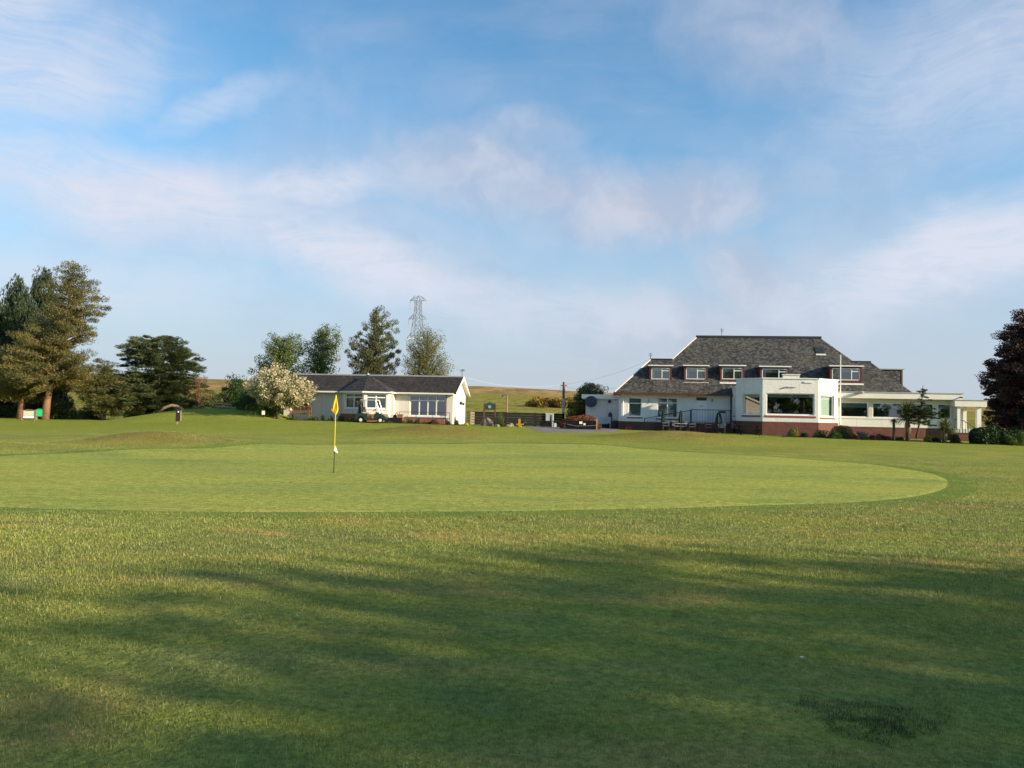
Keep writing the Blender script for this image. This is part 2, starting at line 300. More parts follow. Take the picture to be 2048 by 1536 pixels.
# ------------------------------------------------------------------ mesh and object helpers
class MB:
    """collects shapes into ONE mesh"""
    def __init__(s, M=None): s.v = []; s.f = []; s.M = M
    def add(s, vs, fs):
        o = len(s.v)
        s.v += [tuple(s.M @ Vector(p)) if s.M else tuple(p) for p in vs]; s.f += [tuple(i + o for i in f) for f in fs]; return s
    def box(s, x0, x1, y0, y1, z0, z1):
        x0, x1 = sorted((x0, x1)); y0, y1 = sorted((y0, y1)); z0, z1 = sorted((z0, z1))
        return s.add([(x0, y0, z0), (x1, y0, z0), (x1, y1, z0), (x0, y1, z0), (x0, y0, z1), (x1, y0, z1), (x1, y1, z1), (x0, y1, z1)],
                     [(0, 3, 2, 1), (4, 5, 6, 7), (0, 1, 5, 4), (1, 2, 6, 5), (2, 3, 7, 6), (3, 0, 4, 7)])
    def poly(s, *p): return s.add(p, [tuple(range(len(p)))])
    def cyl(s, p0, p1, r0, r1=None, n=8, caps=True):
        r1 = r0 if r1 is None else r1; p0, p1 = Vector(p0), Vector(p1); d = (p1 - p0).normalized()
        a = d.orthogonal().normalized(); b = d.cross(a)
        vs = [p + (a * math.cos(2 * PI * i / n) + b * math.sin(2 * PI * i / n)) * r for p, r in ((p0, r0), (p1, r1)) for i in range(n)]
        fs = [(i, (i + 1) % n, n + (i + 1) % n, n + i) for i in range(n)]
        if caps: fs += [tuple(range(n - 1, -1, -1)), tuple(range(n, 2 * n))]
        return s.add(vs, fs)
    def tube(s, pts, r, n=6):
        rs = r if isinstance(r, (list, tuple)) else [r] * len(pts); pts = [Vector(p) for p in pts]; vs = []; a = None
        for i, p in enumerate(pts):
            d = (pts[min(i + 1, len(pts) - 1)] - pts[max(i - 1, 0)]).normalized()
            a = d.orthogonal().normalized() if a is None else (a - d * a.dot(d)).normalized(); b = d.cross(a)
            vs += [p + (a * math.cos(2 * PI * k / n) + b * math.sin(2 * PI * k / n)) * rs[i] for k in range(n)]
        fs = [(i * n + k, i * n + (k + 1) % n, (i + 1) * n + (k + 1) % n, (i + 1) * n + k) for i in range(len(pts) - 1) for k in range(n)]
        fs += [tuple(range(n - 1, -1, -1)), tuple(range((len(pts) - 1) * n, len(pts) * n))]
        return s.add(vs, fs)
    def lathe(s, prof, c=(0, 0, 0), n=12, wob=None):
        vs = [(c[0] + (r + (wob(k, z) if wob else 0)) * math.cos(2 * PI * k / n), c[1] + (r + (wob(k, z) if wob else 0)) * math.sin(2 * PI * k / n), c[2] + z) for r, z in prof for k in range(n)]
        m = len(prof)
        fs = [(i * n + k, i * n + (k + 1) % n, (i + 1) * n + (k + 1) % n, (i + 1) * n + k) for i in range(m - 1) for k in range(n)]
        fs += [tuple(range(n - 1, -1, -1)), tuple(range((m - 1) * n, m * n))]
        return s.add(vs, fs)
    def ball(s, c, r, n=10, sq=(1, 1, 1)):
        m = n // 2
        return s.lathe([(max(.02, math.sin(PI * i / m)) * r * sq[0], -math.cos(PI * i / m) * r * sq[2]) for i in range(m + 1)], c, n)
    def wall(s, u0, u1, z0, z1, holes=(), y=0.0, depth=.16):
        """a wall face at y with rectangular openings and their reveals"""
        us = sorted({u0, u1, *[h[0] for h in holes], *[h[1] for h in holes]}); zs = sorted({z0, z1, *[h[2] for h in holes], *[h[3] for h in holes]})
        for a, b in zip(us, us[1:]):
            for c, d in zip(zs, zs[1:]):
                mu, mz = (a + b) / 2, (c + d) / 2
                if not any(h[0] < mu < h[1] and h[2] < mz < h[3] for h in holes): s.poly((a, y, c), (b, y, c), (b, y, d), (a, y, d))
        for a, b, c, d in holes:
            y2 = y + depth
            s.poly((a, y, c), (b, y, c), (b, y2, c), (a, y2, c)); s.poly((a, y2, d), (b, y2, d), (b, y, d), (a, y, d))
            s.poly((a, y2, c), (a, y2, d), (a, y, d), (a, y, c)); s.poly((b, y, c), (b, y, d), (b, y2, d), (b, y2, c))
        return s
    def build(s, name, mat, parent=None, smooth=False):
        me = bpy.data.meshes.new(name); me.from_pydata(s.v, [], s.f)
        uv = me.uv_layers.new(name='UVMap'); nl = len(me.loops)
        co = np.array(s.v, float); d = np.empty((nl, 2)); li = 0
        for p in me.polygons:
            nx, ny, nz = p.normal
            hx, hy = (-ny, nx) if abs(nz) < .999 else (1., 0.); l = math.hypot(hx, hy) or 1.; hx /= l; hy /= l
            vx, vy, vz = ny * 0 - nz * hy, nz * hx - 0, nx * hy - ny * hx
            q = co[list(p.vertices)]; k = len(q)
            d[li:li + k, 0] = q[:, 0] * hx + q[:, 1] * hy; d[li:li + k, 1] = q[:, 0] * vx + q[:, 1] * vy + q[:, 2] * vz; li += k
        uv.data.foreach_set('uv', d.ravel())
        if smooth: me.shade_smooth()
        me.materials.append(M[mat] if isinstance(mat, str) else mat)
        o = bpy.data.objects.new(name, me); COL.objects.link(o)
        if parent: o.parent = parent
        return o
def thing(name, label, cat, loc=(0, 0, 0), rot=0.0, group=None):
    o = bpy.data.objects.new(name, None); COL.objects.link(o); o.empty_display_size = .2
    o.location = loc; o.rotation_euler = (0, 0, rot); o['label'] = label; o['category'] = cat
    if group: o['group'] = group
    return o
def tag(o, label, cat, group=None):
    o['label'] = label; o['category'] = cat
    if group: o['group'] = group
    return o
def struct(o, kind='structure'): o['kind'] = kind; return o
def dup(root, loc, rot, label, group=None):
    r = root.copy(); COL.objects.link(r); r.location = loc; r.rotation_euler = (0, 0, rot); r['label'] = label
    if group: r['group'] = group
    def rec(a, b):
        for ch in list(a.children):
            c = ch.copy(); COL.objects.link(c); c.parent = b; rec(ch, c)
    rec(root, r); return r
def gridmesh(name, X, Y, Z, mat, attrs=None):
    ny, nx = X.shape; v = np.stack([X, Y, Z], -1).reshape(-1, 3)
    i = np.arange(ny * nx).reshape(ny, nx); f = np.stack([i[:-1, :-1], i[:-1, 1:], i[1:, 1:], i[1:, :-1]], -1).reshape(-1, 4)
    return quadmesh(name, v, f, mat, attrs, 'POINT', True)
def quadmesh(name, v, f, mat, attrs=None, dom='FACE', smooth=False, parent=None):
    me = bpy.data.meshes.new(name); k = f.shape[1]
    me.vertices.add(len(v)); me.vertices.foreach_set('co', np.ascontiguousarray(v, np.float32).ravel())
    me.loops.add(f.size); me.loops.foreach_set('vertex_index', np.ascontiguousarray(f, np.int32).ravel())
    me.polygons.add(len(f)); me.polygons.foreach_set('loop_start', np.arange(0, f.size, k, dtype=np.int32))
    me.update(calc_edges=True)
    for n_, a in (attrs or {}).items(): me.attributes.new(n_, 'FLOAT', dom).data.foreach_set('value', np.ascontiguousarray(a, np.float32).ravel())
    if smooth: me.shade_smooth()
    me.materials.append(M[mat] if isinstance(mat, str) else mat)
    o = bpy.data.objects.new(name, me); COL.objects.link(o)
    if parent: o.parent = parent
    return o

# ------------------------------------------------------------------ ground, putting green, tarmac
xs = np.concatenate([np.linspace(0, 44, 100), 44 + np.cumsum(np.geomspace(.6, 160, 40))]); xs = np.concatenate([-xs[:0:-1], xs])
ys = np.concatenate([np.linspace(-300, -12, 24), np.linspace(-11, 3, 12), np.linspace(3.4, 76, 190), 76 + np.cumsum(np.geomspace(.6, 130, 90))])
X, Y = np.meshgrid(xs, ys); Z = gz(X, Y)
sky_slope = sst(Y, 71, 80); bank = Y + .25 * X * (X > 0) + 14 * np.sin(X * .03)
moor_line = 258 + 30 * np.sin(X * .013 + 1) - np.clip(X, 0, 150) * .25
ground = gridmesh('ground', X, Y, Z, 'turf', dict(dry=np.clip(mound(X, Y) * 2.2, 0, .85), field=sky_slope, moor=sst(Y, moor_line - 10, moor_line + 25), lush=sst(Y, 40, 50) * (1 - sky_slope) * .85))
struct(ground)
OUT = [(-260, 932), (0, 912), (150, 906), (300, 898), (450, 893), (640, 890), (820, 888), (1000, 887), (1130, 888), (1220, 891), (1330, 901), (1460, 909), (1600, 918), (1720, 927), (1800, 936), (1865, 947),
       (1898, 958), (1906, 968), (1896, 980), (1860, 991), (1790, 1001), (1600, 1011), (1400, 1017), (1200, 1021), (1000, 1025), (700, 1027), (480, 1027), (300, 1025), (100, 1021), (0, 1018), (-200, 1008), (-420, 985), (-420, 950)]
gp = [gnd(*p) for p in OUT]; gp = np.array([(p.x, p.y) for p in gp])
def smooth_closed(P, n=12):
    res = []; m = len(P)
    for i in range(m):
        a, b, c, d = P[i - 1], P[i], P[(i + 1) % m], P[(i + 2) % m]
        for k in range(n):
            q = k / n; res.append(.5 * ((2 * b) + (-a + c) * q + (2 * a - 5 * b + 4 * c - d) * q * q + (-a + 3 * b - 3 * c + d) * q ** 3))
    return np.array(res)
gout = smooth_closed(gp, 8); gcen = gout.mean(0)
def inside(P, x, y):
    r = np.zeros(x.shape, bool); j = len(P) - 1
    for i in range(len(P)):
        xi, yi, xj, yj = *P[i], *P[j]
        c = ((yi > y) != (yj > y)) & (x < (xj - xi) * (y - yi) / (yj - yi + 1e-12) + xi); r ^= c; j = i
    return r
def sheet(name, P, cen, up, mat, rings=46, attrs=None, kind='structure'):
    """a sheet that follows the ground, from its outline in to its middle"""
    n = len(P); rr = np.linspace(1, .001, rings)
    XY = cen[None, None] + (P - cen)[None] * rr[:, None, None]
    XY = np.concatenate([XY, XY[:, :1]], 1); Zs = gz(XY[..., 0], XY[..., 1]) + up; Zs[0] -= up + .01
    return struct(gridmesh(name, XY[..., 0][:, ::-1], XY[..., 1][:, ::-1], Zs[:, ::-1], mat), kind)
cn_ = gout - gcen; ln_c = np.linalg.norm(cn_, axis=1, keepdims=True)
sheet('green_collar', gcen + cn_ * (1 + .75 / ln_c), gcen, .010, 'collar', 60)
sheet('putting_green', gout, gcen, .022, 'green', 60)
tp = np.array([(p.x, p.y) for p in [gnd(*q) for q in [(1035, 853), (1090, 857), (1130, 856), (1200, 852), (1236, 853), (1240, 861), (1190, 865), (1120, 866), (1075, 863), (1060, 858)]]])
sheet('tarmac_path', smooth_closed(tp, 5), tp.mean(0), .03, 'tar', 14)

# ------------------------------------------------------------------ windows
def window(parent, M4, u0, u1, z0, z1, y, cols, bar=.07, glass='glass', sill=None, curtains=(), frame='white', name='window'):
    """frame with panes in an opening; cols = [(width share, transom share or 0)], y = depth of the frame's face"""
    fr = MB(M4); d = .09
    fr.box(u0, u1, y, y + d, z0, z0 + bar).box(u0, u1, y, y + d, z1 - bar, z1).box(u0, u0 + bar, y, y + d, z0 + bar, z1 - bar).box(u1 - bar, u1, y, y + d, z0 + bar, z1 - bar)
    tot = sum(c[0] for c in cols); u = u0 + bar; W = (u1 - u0 - bar * 2); panes = []
    for i, (ws, tr) in enumerate(cols):
        ue = u + W * ws / tot
        if i < len(cols) - 1: fr.box(ue - bar / 2, ue + bar / 2, y - .004, y + d - .004, z0 + bar, z1 - bar)
        a, b = u + (bar / 2 if i else 0), ue - (bar / 2 if i < len(cols) - 1 else 0)
        if tr:
            zt = z0 + (z1 - z0) * tr; fr.box(a, b, y + .003, y + d - .006, zt - bar / 2, zt + bar / 2)
            panes += [(a, b, z0 + bar, zt - bar / 2), (a, b, zt + bar / 2, z1 - bar)]
        else: panes += [(a, b, z0 + bar, z1 - bar)]
        u = ue
    f = fr.build(name, frame, parent)
    for a, b, c, e in panes:
        MB(M4).poly((a, y + .05, c), (b, y + .05, c), (b, y + .05, e), (a, y + .05, e)).build('pane', glass, f)
    if sill:
        MB(M4).box(u0 - .05, u1 + .05, y - .13, y + .02, z0 - .06, z0 - .002).build('sill', 'white', f)
        MB(M4).box(u0 - .10, u1 + .10, -.035, .10, z0 - .06 - sill, z0 - .064).build('sill_tile', 'sill', f)
    for a, b, c, e, mt in curtains:
        cv = MB(M4); n = max(2, int((b - a) / .07)); yy = y + .2
        for k in range(n):
            ua, ub = a + (b - a) * k / n, a + (b - a) * (k + 1) / n; o1, o2 = (.03, 0) if k % 2 else (0, .03)
            if mt != 'curtain': o1 = o2 = 0
            cv.poly((ua, yy + o1, c), (ub, yy + o2, c), (ub, yy + o2, e), (ua, yy + o1, e))
        cv.build('curtain' if mt == 'curtain' else 'blind', mt, f)
    return f
def courses(mb, zs, L, Rr, P, lap=.022, nrm=None):
    """slate courses: strips between heights, each lower edge lifted over the course below. P(x, z) -> point on the slope, nrm its normal"""
    for a, b in zip(zs, zs[1:]):
        p = [P(L(a + 1e-4), a), P(Rr(a + 1e-4), a), P(Rr(b - 1e-4), b), P(L(b - 1e-4), b)]
        q = [p[0] + nrm * lap, p[1] + nrm * lap, p[2] + nrm * .002, p[3] + nrm * .002]
        mb.poly(*q); mb.poly(p[0], p[1], q[1], q[0])
def rotz_between(p, q):
    """frame whose x runs p -> q and whose y points into the building"""
    d = Vector((q[0] - p[0], q[1] - p[1], 0)); a = math.atan2(d.y, d.x)
    return Matrix.Translation((p[0], p[1], 0)) @ Matrix.Rotation(a, 4, 'Z'), d.length
class Plane:
    def __init__(s, loc, a): s.L = Vector(loc); s.a = a
    def uz(s, px, py, Y=0.0):
        d = ray(px, py); c, sn = math.cos(s.a), math.sin(s.a); ox, oy = -s.L.x, -s.L.y
        lx, ly, dx, dy = ox * c + oy * sn, -ox * sn + oy * c, d.x * c + d.y * sn, -d.x * sn + d.y * c
        t_ = (Y - ly) / dy; return lx + dx * t_, EYE + d.z * t_ - s.L.z
    def u(s, px, Y=0.0, py=815): return s.uz(px, py, Y)[0]
    def z(s, px, py, Y=0.0): return s.uz(px, py, Y)[1]
    def rect(s, x0, y0, x1, y1, Y=0.0):
        (a, d), (b, c) = s.uz(x0, y0, Y), s.uz(x1, y1, Y); return a, b, c, d
    def world(s, x, y, z=0): return s.L + Vector((x * math.cos(s.a) - y * math.sin(s.a), x * math.sin(s.a) + y * math.cos(s.a), z))

# ------------------------------------------------------------------ the clubhouse
CL = at(1237, 858, 63); CA = R(-7); C_ = Plane(CL, CA)
club = thing('clubhouse', 'white harled clubhouse with big dark slate hipped roof, red dormers and glazed bay', 'building', CL, CA)
I4 = Matrix.Identity(4)
ZE, SL = 3.0, .864
w1 = C_.rect(1257, 795, 1283, 833); w2 = C_.rect(1315, 795, 1355, 836); dr = (*[C_.u(1395), C_.u(1413)], -.1 + .75, 2.35)
FW = 17.0
wl = MB().wall(0, 8.93, .64, ZE + .1, [w1, w2], 0, .16)
wl.wall(16.7, FW, .64, ZE + .1).poly((0, 11.8, -.6), (0, 0, -.6), (0, 0, ZE + .1), (0, 11.8, ZE + .1)).poly((22.3, 0, -.8), (22.3, 11.8, -.8), (22.3, 11.8, ZE + .1), (22.3, 0, ZE + .1)).poly((22.3, 11.8, -.8), (0, 11.8, -.8), (0, 11.8, ZE + .1), (22.3, 11.8, ZE + .1))
wl.box(17.0, 22.3, .30, .40, 2.6, ZE + .1)
wl.build('wall', 'harl', club)
MB().box(-.03, 8.95, -.035, .2, -.7, .64).build('plinth', 'brick', club)
MB().box(.05, 22.2, .3, 11.7, .62, .66).box(.05, 22.2, .3, 11.7, 2.92, 2.96).build('floor', 'carpet', club)
MB().box(.05, 22.2, 5.2, 5.3, .67, 2.9).build('inner_wall', 'dark', club)  # coloured dark so the rooms behind the glass look shaded
window(club, I4, *w1[:2], *w1[2:], .07, [(1, .70)], .07, 'glass2', sill=.10, curtains=[(w1[0] + .08, w1[1] - .08, w1[2] + .1, w1[3] - .1, 'bluebl')])
window(club, I4, *w2[:2], *w2[2:], .07, [(1, .74), (1, .74)], .07, 'glass2', sill=.10, curtains=[(w2[0] + .08, w2[1] - .08, w2[2] + .1, w2[3] - .1, 'bluebl')])
# roof: front slope with the set-back upper hips, back slope mirrored, end hips
RB = 11.6; HT, RT = 5.93, 8.13
yz = lambda z: -.4 + (z - ZE) / SL
Lf = lambda z: -.33 + (z - ZE) / (HT - ZE) * 3.06 if z < HT else 4.49 + (z - HT) / (RT - HT) * 2.33
Rf = lambda z: 22.95 - (z - ZE) / (HT - ZE) * 2.5 if z < HT else 19.15 - (z - HT) / (RT - HT) * 2.0
zs = list(np.linspace(ZE - .02, HT, 30)) + list(np.linspace(HT, RT, 23))[1:]
rf = MB(); nf = Vector((0, -SL, 1)).normalized(); courses(rf, zs, Lf, Rf, lambda x, z: Vector((x, yz(z), z)), .016, nf)
YB = 2 * yz(RT)     # mirrored back slope
courses(rf, zs, lambda z: -Rf(z), lambda z: -Lf(z), lambda x, z: Vector((-x, YB - yz(z), z)), .024, Vector((0, SL, 1)).normalized())
def hip(x0, x1, za, zb):
    s_ = 1 if x1 > x0 else -1; fx = lambda z: x0 + (x1 - x0) * (z - za) / (zb - za)
    zz = list(np.linspace(za, zb, 14)); nn = Vector((-s_ * (zb - za), 0, abs(x1 - x0))).normalized()
    for a, b in zip(zz, zz[1:]):
        p = [Vector((fx(a), YB - yz(a), a)), Vector((fx(a), yz(a), a)), Vector((fx(b), yz(b), b)), Vector((fx(b), YB - yz(b), b))]
        if s_ < 0: p = [p[1], p[0], p[3], p[2]]
        q = [p[0] + nn * .022, p[1] + nn * .022, p[2], p[3]]; rf.poly(*q); rf.poly(p[0], p[1], q[1], q[0])
hip(-.33, 2.73, ZE - .02, HT); hip(22.95, 20.45, ZE - .02, HT); hip(4.49, 6.82, HT, RT); hip(19.15, 17.15, HT, RT)
roof = rf.build('roof', 'slate', club)
ld = MB().box(2.6, 4.6, yz(HT) + .02, YB - yz(HT) - .02, HT - .05, HT + .02).box(19.05, 20.55, yz(HT) + .02, YB - yz(HT) - .02, HT - .05, HT + .02)
ld.box(6.7, 17.25, yz(RT) - .14, yz(RT) + .14, RT - .06, RT + .13).box(2.65, 4.5, yz(HT) - .1, yz(HT) + .05, HT - .02, HT + .07).box(19.1, 20.5, yz(HT) - .1, yz(HT) + .05, HT - .02, HT + .07)
ld.build('ridge_cap', 'iron', roof)
vg = MB()
for a, b in (((-.36, yz(ZE) - .02, ZE), (2.70, yz(HT), HT + .02)), ((4.46, yz(HT), HT), (6.80, yz(RT), RT + .02))): vg.tube([a, b], .05, 5)
vg.build('verge', 'pale', roof)
MB().box(-.45, 9.0, -.56, -.40, ZE - .17, ZE - .02).box(-.45, -.33, -.398, 11.9, ZE - .17, ZE - .02).build('gutter', 'maroon', club)
MB().box(-.33, 8.95, -.40, .0, ZE - .12, ZE - .08).build('soffit', 'harl', club)
xp = C_.u(1246); MB().tube([(xp, -.42, ZE - .1), (xp, -.08, ZE - .38), (xp, -.08, .66)], .05, 8).build('downpipe', 'white', club)
MB().cyl((xp, -.085, .66), (xp, -.085, -.35), .05).build('downpipe', 'redwood', club)
# doors, plaque, vent, lamp, bracket on the shaded wall
xa, xb = C_.u(1394), C_.u(1413)
d_ = MB().box(xa, xb, -.03, .02, .66, 2.42).build('door', 'white', club); MB().box(xa + .08, xb - .08, -.045, -.031, .8, 1.5).box(xa + .08, xb - .08, -.045, -.031, 1.62, 2.3).build('door_panel', 'white', d_)
r_ = C_.rect(1393, 795, 1413, 801); MB().box(*r_[:2], -.07, -.032, *r_[2:]).build('plaque', 'plaque', club)
r_ = C_.rect(1399, 810.5, 1406, 814); MB().box(*r_[:2], -.062, -.047, *r_[2:]).build('notice', 'beige', club)
xa, xb = C_.u(1436), C_.u(1451); MB().box(xa, xb, -.03, .01, .66, 2.48).build('door', 'harl', club)
r_ = C_.rect(1437, 822, 1451, 826); MB().box(*r_[:2], -.06, -.031, *r_[2:]).build('vent', 'plaque', club)
xq, zq = C_.uz(1424, 801); MB().cyl((xq, -.10, zq - .12), (xq, -.10, zq + .12), .035).box(xq - .02, xq + .02, -.09, 0, zq - .02, zq + .02).build('wall_lamp', 'black', club)
xq, zq = C_.uz(1378, 793); MB().box(xq - .09, xq + .09, -.12, 0, zq - .08, zq + .08).build('alarm_box', 'beige', club)
xq, zq = C_.uz(1298, 802); MB().tube([(xq, -.03, zq - .2), (xq, -.03, zq + .2)], .02).box(xq - .12, xq + .02, -.1, 0, zq - .03, zq + .03).build('hanging_bracket', 'lead', club)
xq, zq = C_.uz(1236, 795, -.3); MB().lathe([(.02, 0), (.12, .06), (.14, .22)], (xq, -.30, zq), 10).box(xq - .02, xq + .25, -.3, -.26, zq, zq + .05).build('floodlight', 'lead', club)
# dormers
def dormer(x0, x1, yt, yb, split, label=None):
    YF = .86; u0, u1 = C_.u(x0, YF, 745), C_.u(x1, YF, 745); zt = C_.z((x0 + x1) / 2, yt, YF); zb = C_.z((x0 + x1) / 2, yb, YF)
    yb_ = yz(zt) + .1; th = .16
    b = MB(); b.box(u0, u0 + th, YF, yb_, zb - .1, zt).box(u1 - th, u1, YF, yb_, zb - .1, zt).box(u0 + th, u1 - th, YF + .01, YF + .14, zb - .1, zb + .14).box(u0 + th, u1 - th, YF + .01, YF + .14, zt - .14, zt)
    d = b.build('dormer', 'maroon', club)
    MB().box(u0 - .1, u1 + .1, YF - .16, yb_ + .2, zt + .002, zt + .07).build('dormer_roof', 'lead', d)
    MB().box(u0 - .11, u1 + .11, YF - .19, YF - .162, zt - .01, zt + .075).build('dormer_fascia', 'white', d)
    MB().box(u0 - .05, u1 + .05, YF - .22, YF - .01, zb - .13, zb - .1).add([(u0 - .05, YF - .22, zb - .13), (u1 + .05, YF - .22, zb - .13), (u1 + .05, YF - .30, zb - .24), (u0 - .05, YF - .30, zb - .24)], [(3, 2, 1, 0)]).build('apron', 'pale', d)
    MB().box(u0 + th, u1 - th, yb_ - .3, yb_ - .25, zb, zt).build('back_panel', 'curtain', d)
    a0, a1 = u0 + th, u1 - th; cw = (a1 - a0)
    window(d, I4, a0, a1, zb + .14, zt - .14, YF + .03, [(split, 0), (1 - split, .74)], .06, 'glass', None, [(a0 + .06, a0 + .06 + cw * .15, zb + .2, zt - .2, 'curtain'), (a0 + .06, a1 - .06, zt - .45, zt - .2, 'curtain')])
for q in ((1299, 1344, 732, 762, .58), (1368, 1416, 732, 762, .58), (1440, 1489, 732, 762, .60), (1520, 1579, 734, 764, .68), (1660, 1724, 733, 764, .72)): dormer(*q)
# end dormer on the right hip, seen from its side
MB().box(20.9, 22.86, 3.0, 5.4, 4.0, 5.32).build('dormer', 'slate', club); MB().box(22.862, 23.0, 2.98, 5.42, 4.0, 5.32).build('dormer_front', 'maroon', club); MB().box(20.9, 23.12, 2.9, 5.5, 5.322, 5.40).build('dormer_roof', 'lead', club)
# roof light and aerials
x_, z_ = C_.uz(1640, 700, 3.9); y_ = yz(z_); MB().add([(x_ - .33, yz(z_ - .28) - .10, z_ - .28), (x_ + .33, yz(z_ - .28) - .10, z_ - .28), (x_ + .33, yz(z_ + .28) - .10, z_ + .28), (x_ - .33, yz(z_ + .28) - .10, z_ + .28),
     (x_ - .33, yz(z_ - .28) + .1, z_ - .28), (x_ + .33, yz(z_ - .28) + .1, z_ - .28), (x_ + .33, yz(z_ + .28) + .1, z_ + .28), (x_ - .33, yz(z_ + .28) + .1, z_ + .28)], [(0, 1, 2, 3), (0, 4, 5, 1), (1, 5, 6, 2), (2, 6, 7, 3), (3, 7, 4, 0)]).build('roof_light', 'iron', roof)
MB().box(x_ - .40, x_ + .40, yz(z_ - .45) - .09, yz(z_ - .36) - .02, z_ - .47, z_ - .34).build('flashing', 'white', roof)
for px, Yl, zt, hh in ((1443, yz(RT), RT, .75), (1301, 3.1, HT, .55)):
    x_ = C_.u(px, Yl, 700); ab = MB().cyl((x_, Yl, zt), (x_, Yl, zt + hh), .022)
    for k in range(4): ab.cyl((x_ - .16 + .02 * k, Yl, zt + hh - .08 * k - .05), (x_ + .2 - .02 * k, Yl, zt + hh - .08 * k - .05), .012, n=4)
    ab.build('aerial', 'iron', roof)
# glazed bay
YF_, YS_ = -3.9, -2.0
BP = [(8.95, 0), (8.95, YS_), (C_.u(1525, YF_), YF_), (C_.u(1637, YF_), YF_), (C_.u(1676, YS_), YS_), (C_.u(1676, YS_), 0)]
ZP, ZB, ZS = C_.z(1580, 758, YF_), C_.z(1580, 844, YF_), 3.5
bayw = MB(); plin = MB(); cop = MB(); bayroot = MB()
faces = [rotz_between(BP[i], BP[i + 1]) for i in range(5)]
def along(i, px, py):
    """distance along bay face i and height of an image point on it"""
    M4, ln = faces[i]; d = ray(px, py); Wm = Matrix.Translation(CL) @ Matrix.Rotation(CA, 4, 'Z') @ M4; inv = Wm.inverted()
    o = inv @ Vector((0, 0, EYE)); dd = inv.to_3x3() @ d; t_ = -o.y / dd.y; p = o + dd * t_; return p.x, p.z
holes = {}
for i, (x0, y0, x1, y1) in {1: (1486, 787, 1519, 829), 2: (1533, 786, 1629, 831), 3: (1641, 790, 1668, 834)}.items():
    a, zt = along(i, x0, y0); b, zb = along(i, x1, y1); ln = faces[i][1]; holes[i] = (max(a, .2), min(b, ln - .2), zb, zt)
holes[0] = (1.1, 1.5, 1.35, 2.6)
bay = None
for i, (M4, ln) in enumerate(faces):
    zt_ = ZS if i in (0, 4) else ZP; bw = MB(M4).wall(0, ln, ZB, zt_, [holes[i]] if i in holes else [], 0, .2); bayw.v, bayw.f = bayw.v, bayw.f
    o = len(bayw.v); bayw.v += bw.v; bayw.f += [tuple(k + o for k in f) for f in bw.f]
    MB(M4).wall(.02, ln - .02, ZB + .02, 3.2, [holes[i]] if i in holes else [], .215, .002).build('shade_lining', 'dark', club)  # dark sheets added inside the bay walls, room shade painted as colour
    bw = MB(M4).wall(0, ln, 3.3, zt_, [], .25, .1); o = len(bayw.v); bayw.v += bw.v; bayw.f += [tuple(k + o for k in f[::-1]) for f in bw.f]
    pb = MB(M4).box(-.01, ln + .01, .004, .22, -.8, ZB); o = len(plin.v); plin.v += pb.v; plin.f += [tuple(k + o for k in f) for f in pb.f]
    cp_ = MB(M4).box(-.05, ln + .05, -.06, .3, zt_ + .001 * i, zt_ + .075 + .001 * i); o = len(cop.v); cop.v += cp_.v; cop.f += [tuple(k + o for k in f) for f in cp_.f]
bayw.wall(BP[1][0], BP[4][0], 3.3, ZP, [], YS_, .1); a_ = C_.u(1566, YF_, 755), C_.u(1599, YF_, 755); bayw.box(*a_, YF_ - .03, YF_ + .3, ZP - .02, ZP + .30); cop.box(a_[0] - .05, a_[1] + .05, YF_ - .08, YF_ + .35, ZP + .302, ZP + .36)
bayw.build('bay_wall', 'harl', club); plin.build('bay_plinth', 'brick', club); cop.build('coping', 'white', club)
MB().poly(*[(x, y, 3.82) for x, y in BP[1:5]]).poly((BP[0][0], YS_, 3.32), (BP[5][0], YS_, 3.32), (BP[5][0], 0, 3.32), (BP[0][0], 0, 3.32)).poly(*[(x, y, 3.35) for x, y in BP[::-1]]).build('flat_roof', 'lead', club)
MB().poly(*[(x, y, ZB + .01) for x, y in BP]).build('bay_floor', 'carpet', club)
for i in holes:
    h = holes[i]; mm, ln = faces[i]; cu = []
    if i in (1, 2): cu = [(h[0] + .08, h[1] - .08, h[3] - .30, h[3] - .08, 'blind')]
    if i == 3: cu = [(h[0] + .08, h[1] - .08, h[2] + .08, h[3] - .08, 'blind')]
    window(club, mm, *h, .10, [(1, 0)], .075, 'glass2' if i in (1, 3) else 'glass', .13 if i else .1, cu)
x_, z_ = C_.uz(1574, 774.5, YF_); MB().box(x_ - .05, x_ + .6, YF_ - .06, YF_ - .001, z_ - .02, z_ + .03).ball((x_, YF_ - .09, z_ + .03), .07).build('flood_lamp', 'steel', club)
for px, pz, h_ in ((1608, 764, 1.0), ): 
    x_, z_ = C_.uz(px, pz, YF_); MB().box(x_, x_ + .62, YF_ - .06, YF_ - .004, z_ - .06, z_ + .04).build('cable_box', 'white', club)
x_ = 16.5; MB().cyl((8.86, -.12, 3.4), (8.86, -.12, -.3), .05).build('downpipe', 'iron', club)
